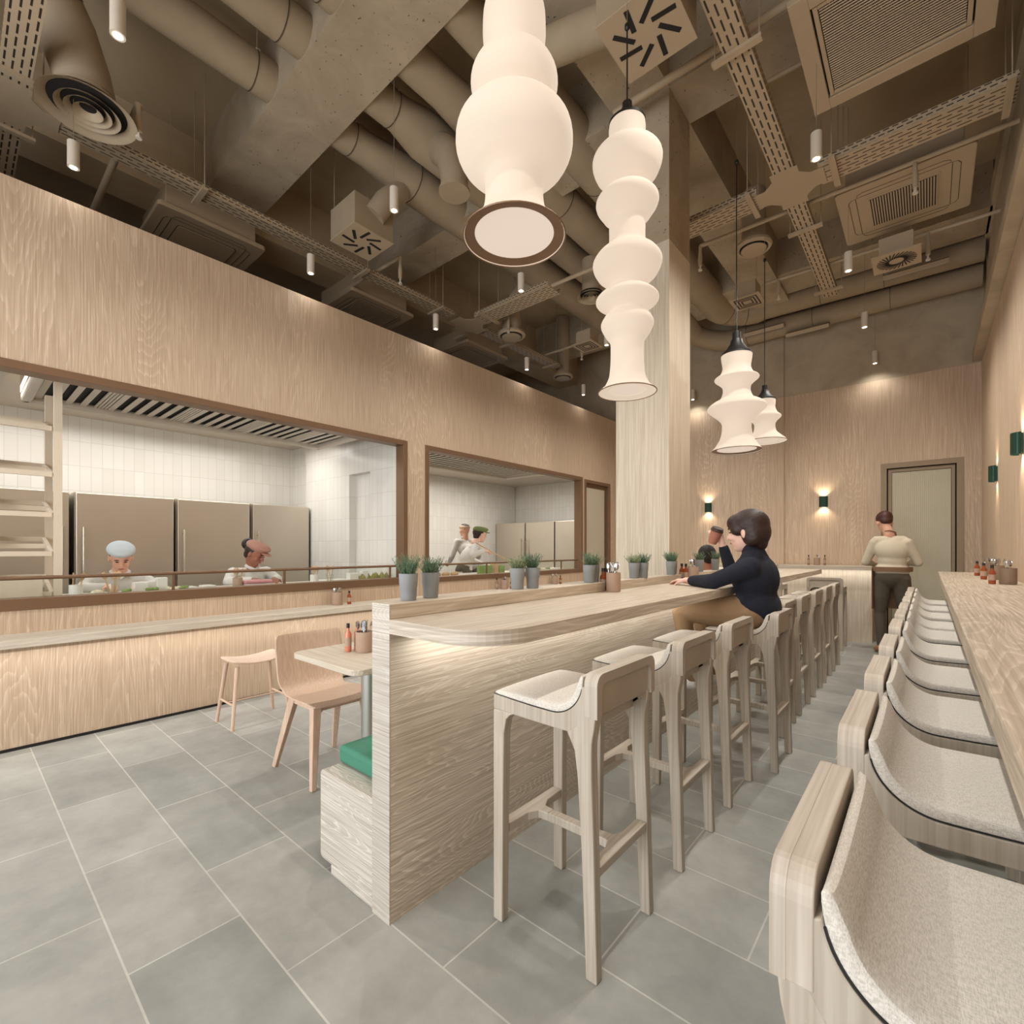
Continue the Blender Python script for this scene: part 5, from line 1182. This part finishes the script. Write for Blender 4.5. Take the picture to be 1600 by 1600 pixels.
# --- diner beyond, seen from behind
t, P, B, o = build_person('person with cropped dark hair seated beyond the bar, back of head visible', dict(base=(-1.72, 5.2, 0), fwd=(-1, .05, 0), hf=(-.75, .65, -.05),
    pelvis=(-1.69, 5.2, .60), chest=(-1.71, 5.2, .86), neck=(-1.74, 5.2, 1.05), head=(-1.775, 5.21, 1.205), skin='skin_tan', top='chefwhite', bottom='denim', k=1, face=False,
    shL=(-1.72, 5.02, .985), elL=(-1.9, 4.98, .78), wrL=(-2.12, 5.05, .79), handL=((-1, .2, 0), (0, 0, -1), 1, .4), shR=(-1.72, 5.37, .985), elR=(-1.9, 5.42, .78), wrR=(-2.12, 5.33, .79), handR=((-1, -.2, 0), (0, 0, -1), -1, .4),
    hipL=(-1.74, 5.1, .565), knL=(-2.12, 5.07, .55), anL=(-2.12, 5.07, .09), toeL=(-2.25, 5.07, .045), hipR=(-1.74, 5.3, .565), knR=(-2.12, 5.33, .55), anR=(-2.12, 5.33, .09), toeR=(-2.25, 5.33, .045)))
hairy(t, P, B, o, [((-.022, 0, .045), (.104, .084, .09)), ((-.06, 0, .0), (.06, .07, .07))], 'hair_black')
# --- waiter standing with back to us
t, P, B, o = build_person('person in cream sweatshirt, brown apron and dark jeans standing with back turned', dict(base=(-.37, 7.55, 0), fwd=(-.12, 1, 0), hf=(-.35, .9, -.45), k=1.02,
    pelvis=(-.335, 7.56, .95), chest=(-.34, 7.57, 1.28), neck=(-.365, 7.59, 1.475), head=(-.415, 7.65, 1.625), skin='skin', top='cream', bottom='denim', tuck=True, trouser=.9, sh=.15, face=False,
    shL=(-.51, 7.57, 1.37), elL=(-.60, 7.60, 1.13), wrL=(-.52, 7.80, 1.10), handL=((.3, 1, .1), (.6, 0, -.8), 1, .7), shR=(-.19, 7.57, 1.37), elR=(-.09, 7.62, 1.13), wrR=(-.2, 7.82, 1.12), handR=((-.4, 1, .1), (-.6, 0, -.8), -1, .7),
    hipL=(-.425, 7.56, .92), knL=(-.455, 7.58, .50), anL=(-.44, 7.53, .085), toeL=(-.49, 7.64, .04), hipR=(-.245, 7.56, .92), knR=(-.21, 7.60, .50), anR=(-.20, 7.57, .085), toeR=(-.19, 7.70, .04)))
hairy(t, P, B, o, [((-.022, 0, .05), (.108, .088, .09)), ((-.065, 0, -.0), (.052, .07, .06))], 'hair_red')
m = MB(); m.rings([[(-.335 + r_ * math.cos(2 * PI * i / 24) * 1.32, 7.56 + r_ * .95 * math.sin(2 * PI * i / 24), z_) for i in range(24)] for r_, z_ in ((.150, 1.02), (.152, 1.075), (.144, 1.075), (.142, 1.02))], cap=False, close=True)
ap = obj('apron_tie', m, M['apron'], t, off=o)
m = MB().sheet([[(-.535 + .02 * math.sin(j), 7.50 + .05 * j, 1.05 - .5 * i / 6) for j in range(4)] for i in range(7)], .008)
m.sheet([[(-.50 + .08 * j, 7.70 + .012 * math.sin(j * 1.3), 1.05 - .5 * i / 6) for j in range(5)] for i in range(7)], .008)
obj('apron', m, M['apron'], t, off=o, smooth=True)
obj('neck_strap', MB().tube([(-.425, 7.63, 1.47), (-.40, 7.55, 1.515), (-.355, 7.525, 1.52), (-.305, 7.57, 1.50), (-.30, 7.64, 1.46)], .008, 6), M['apron'], t, off=o)
# --- kitchen staff
def cook(label, x, y, fwd, hf, zsh, skin, top, cap, kind, lean=.12, arms=None, hup=(0, 0, 1)):
    f = V(fwd).normalized(); s_ = f.cross(V(0, 0, 1)); b = V(x, y, 0); q = lambda a, c_, z: tuple(b + f * a + s_ * c_ + V(0, 0, z))
    seat = zsh < 1.2; zp = .56 if seat else zsh - .47
    J = dict(base=(x, y, 0), fwd=fwd, hf=hf, hup=hup, skin=skin, top=top, bottom='denim', face=kind != 'back', group=None, pelvis=q(-.12, 0, zp + .06), chest=q(-.04, 0, zsh - .17), neck=q(lean * .4, 0, zsh + .02), head=q(lean, 0, zsh + .145), sh=.165,
        shL=q(-.01, -.17, zsh - .05), shR=q(-.01, .17, zsh - .05), hipL=q(-.12, -.09, zp + .02), hipR=q(-.12, .09, zp + .02))
    if seat: J.update(knL=q(.26, -.11, zp), knR=q(.26, .11, zp), anL=q(.2, -.11, .1), anR=q(.2, .11, .1), toeL=q(.32, -.11, .05), toeR=q(.32, .11, .05))
    else: J.update(knL=q(-.08, -.1, .5), knR=q(-.08, .1, .5), anL=q(-.12, -.1, .09), anR=q(-.12, .1, .09), toeL=q(.01, -.1, .045), toeR=q(.01, .1, .045))
    A = arms or dict(elL=(.08, -.25, zsh - .25 if not seat else .965), wrL=(.30, -.10, .985), elR=(.08, .25, zsh - .25 if not seat else .965), wrR=(.30, .10, .985))
    for kx in ('elL', 'wrL', 'elR', 'wrR'): J[kx] = q(*A[kx])
    J['handL'] = (tuple(f * 1 + s_ * .3), (0, 0, -1), 1, .7); J['handR'] = (tuple(f * 1 - s_ * .3), (0, 0, -1), -1, .7)
    t, P, B, o = build_person(label, J)
    m = Blob(); nk = V(J['neck'])
    limb(m, [(nk + s_ * .055 + f * .0, .022), (nk + f * .085 - V(0, 0, .05), .016)]); limb(m, [(nk - s_ * .055, .022), (nk + f * .085 - V(0, 0, .05), .016)])
    merged('collar', m, M[top], t, o, .006, 2)
    if not seat or kind == 'none': pass
    else:
        st = thing('kitchen_stool', 'plain steel stool hidden under the cook ' + ('in the pale blue cap' if cap == 'capblue' else 'with the hair bun'), 'stool', tuple(b + f * -.12))
        oo = st.location[:]; obj('seat', MB().lathe([(.17, .44), (.17, .475)], n=24), M['steel'], st); obj('stem', MB().lathe([(.025, .02), (.025, .4395)], n=12), M['steel'], st); obj('foot', MB().lathe([(.2, 0), (.2, .0195)], n=24), M['steel'], st)
    if kind != 'back':
        hairy(t, P, B, o, [((-.03, 0, .03), (.10, .083, .09)), ((-.06, 0, -.03), (.05, .065, .06))], 'hair')
    x_ = hairy(t, P, B, o, [((-.01, 0, .078), (.118, .102, .052)), ((.04, 0, .092), (.085, .088, .036)), ((-.055, 0, .075), (.075, .09, .05))] if kind != 'back' else [((-.01, 0, .055), (.110, .090, .050))], cap, 'cap' if kind != 'back' else 'headband')
    if kind == 'peak' or kind == 'bun':
        m = MB(); m.ell(P(.112, 0, .052), (.05, .06, .008), 16, RotM(B)); obj('cap_peak', m, M[cap], t, off=o, smooth=True)
    if kind == 'bun': m = MB(); m.ell(P(-.125, 0, .05), (.058, .062, .062), 16, RotM(B)); obj('hair_bun', m, M['hair_black'], t, off=o, smooth=True)
    if kind == 'back': hairy(t, P, B, o, [((-.02, 0, .07), (.092, .074, .05)), ((-.05, 0, .02), (.056, .066, .055))], 'hair')
    return t
cook('person in pale blue cap and white jacket bent over the counter at the left', -5.42, 1.0, (1, -.10, 0), (.85, -.12, -.50), 1.075, 'skin', 'chefwhite', 'capblue', 'flat')
cook('person with a dark hair bun and pink-brown cap smiling down at the dough board', -5.42, 2.09, (1, .05, 0), (.70, .45, -.45), 1.10, 'skin_brown', 'chefwhite', 'cappink', 'bun')
cook('person in olive cap leaning right with a long utensil in the second window', -5.38, 5.30, (.35, 1, 0), (.35, .95, -.15), 1.37, 'skin_pale', 'chefwhite', 'capgreen', 'peak', .16,
     dict(elL=(.12, -.25, 1.12), wrL=(.34, -.10, 1.02), elR=(-.10, .28, 1.20), wrR=(.12, .22, 1.26)))
cook('person in beige headband with back turned, left of the olive cap', -5.95, 5.73, (-1, .2, 0), (-1, .15, 0), 1.46, 'skin', 'chefwhite', 'caplight', 'back', .03,
     dict(elL=(.0, -.27, 1.16), wrL=(.2, -.2, 1.05), elR=(.0, .27, 1.16), wrR=(.2, .2, 1.05)))
obj_ = obj('stirring_stick', MB().tube([(-4.95, 4.98, 1.38), (-4.70, 5.72, 0.99)], .008, 8), M['spoonwood'], smooth=True); tag(obj_, 'long thin utensil slanting down from the olive-capped cook to the counter', 'kitchen utensil')

flush_blobs()
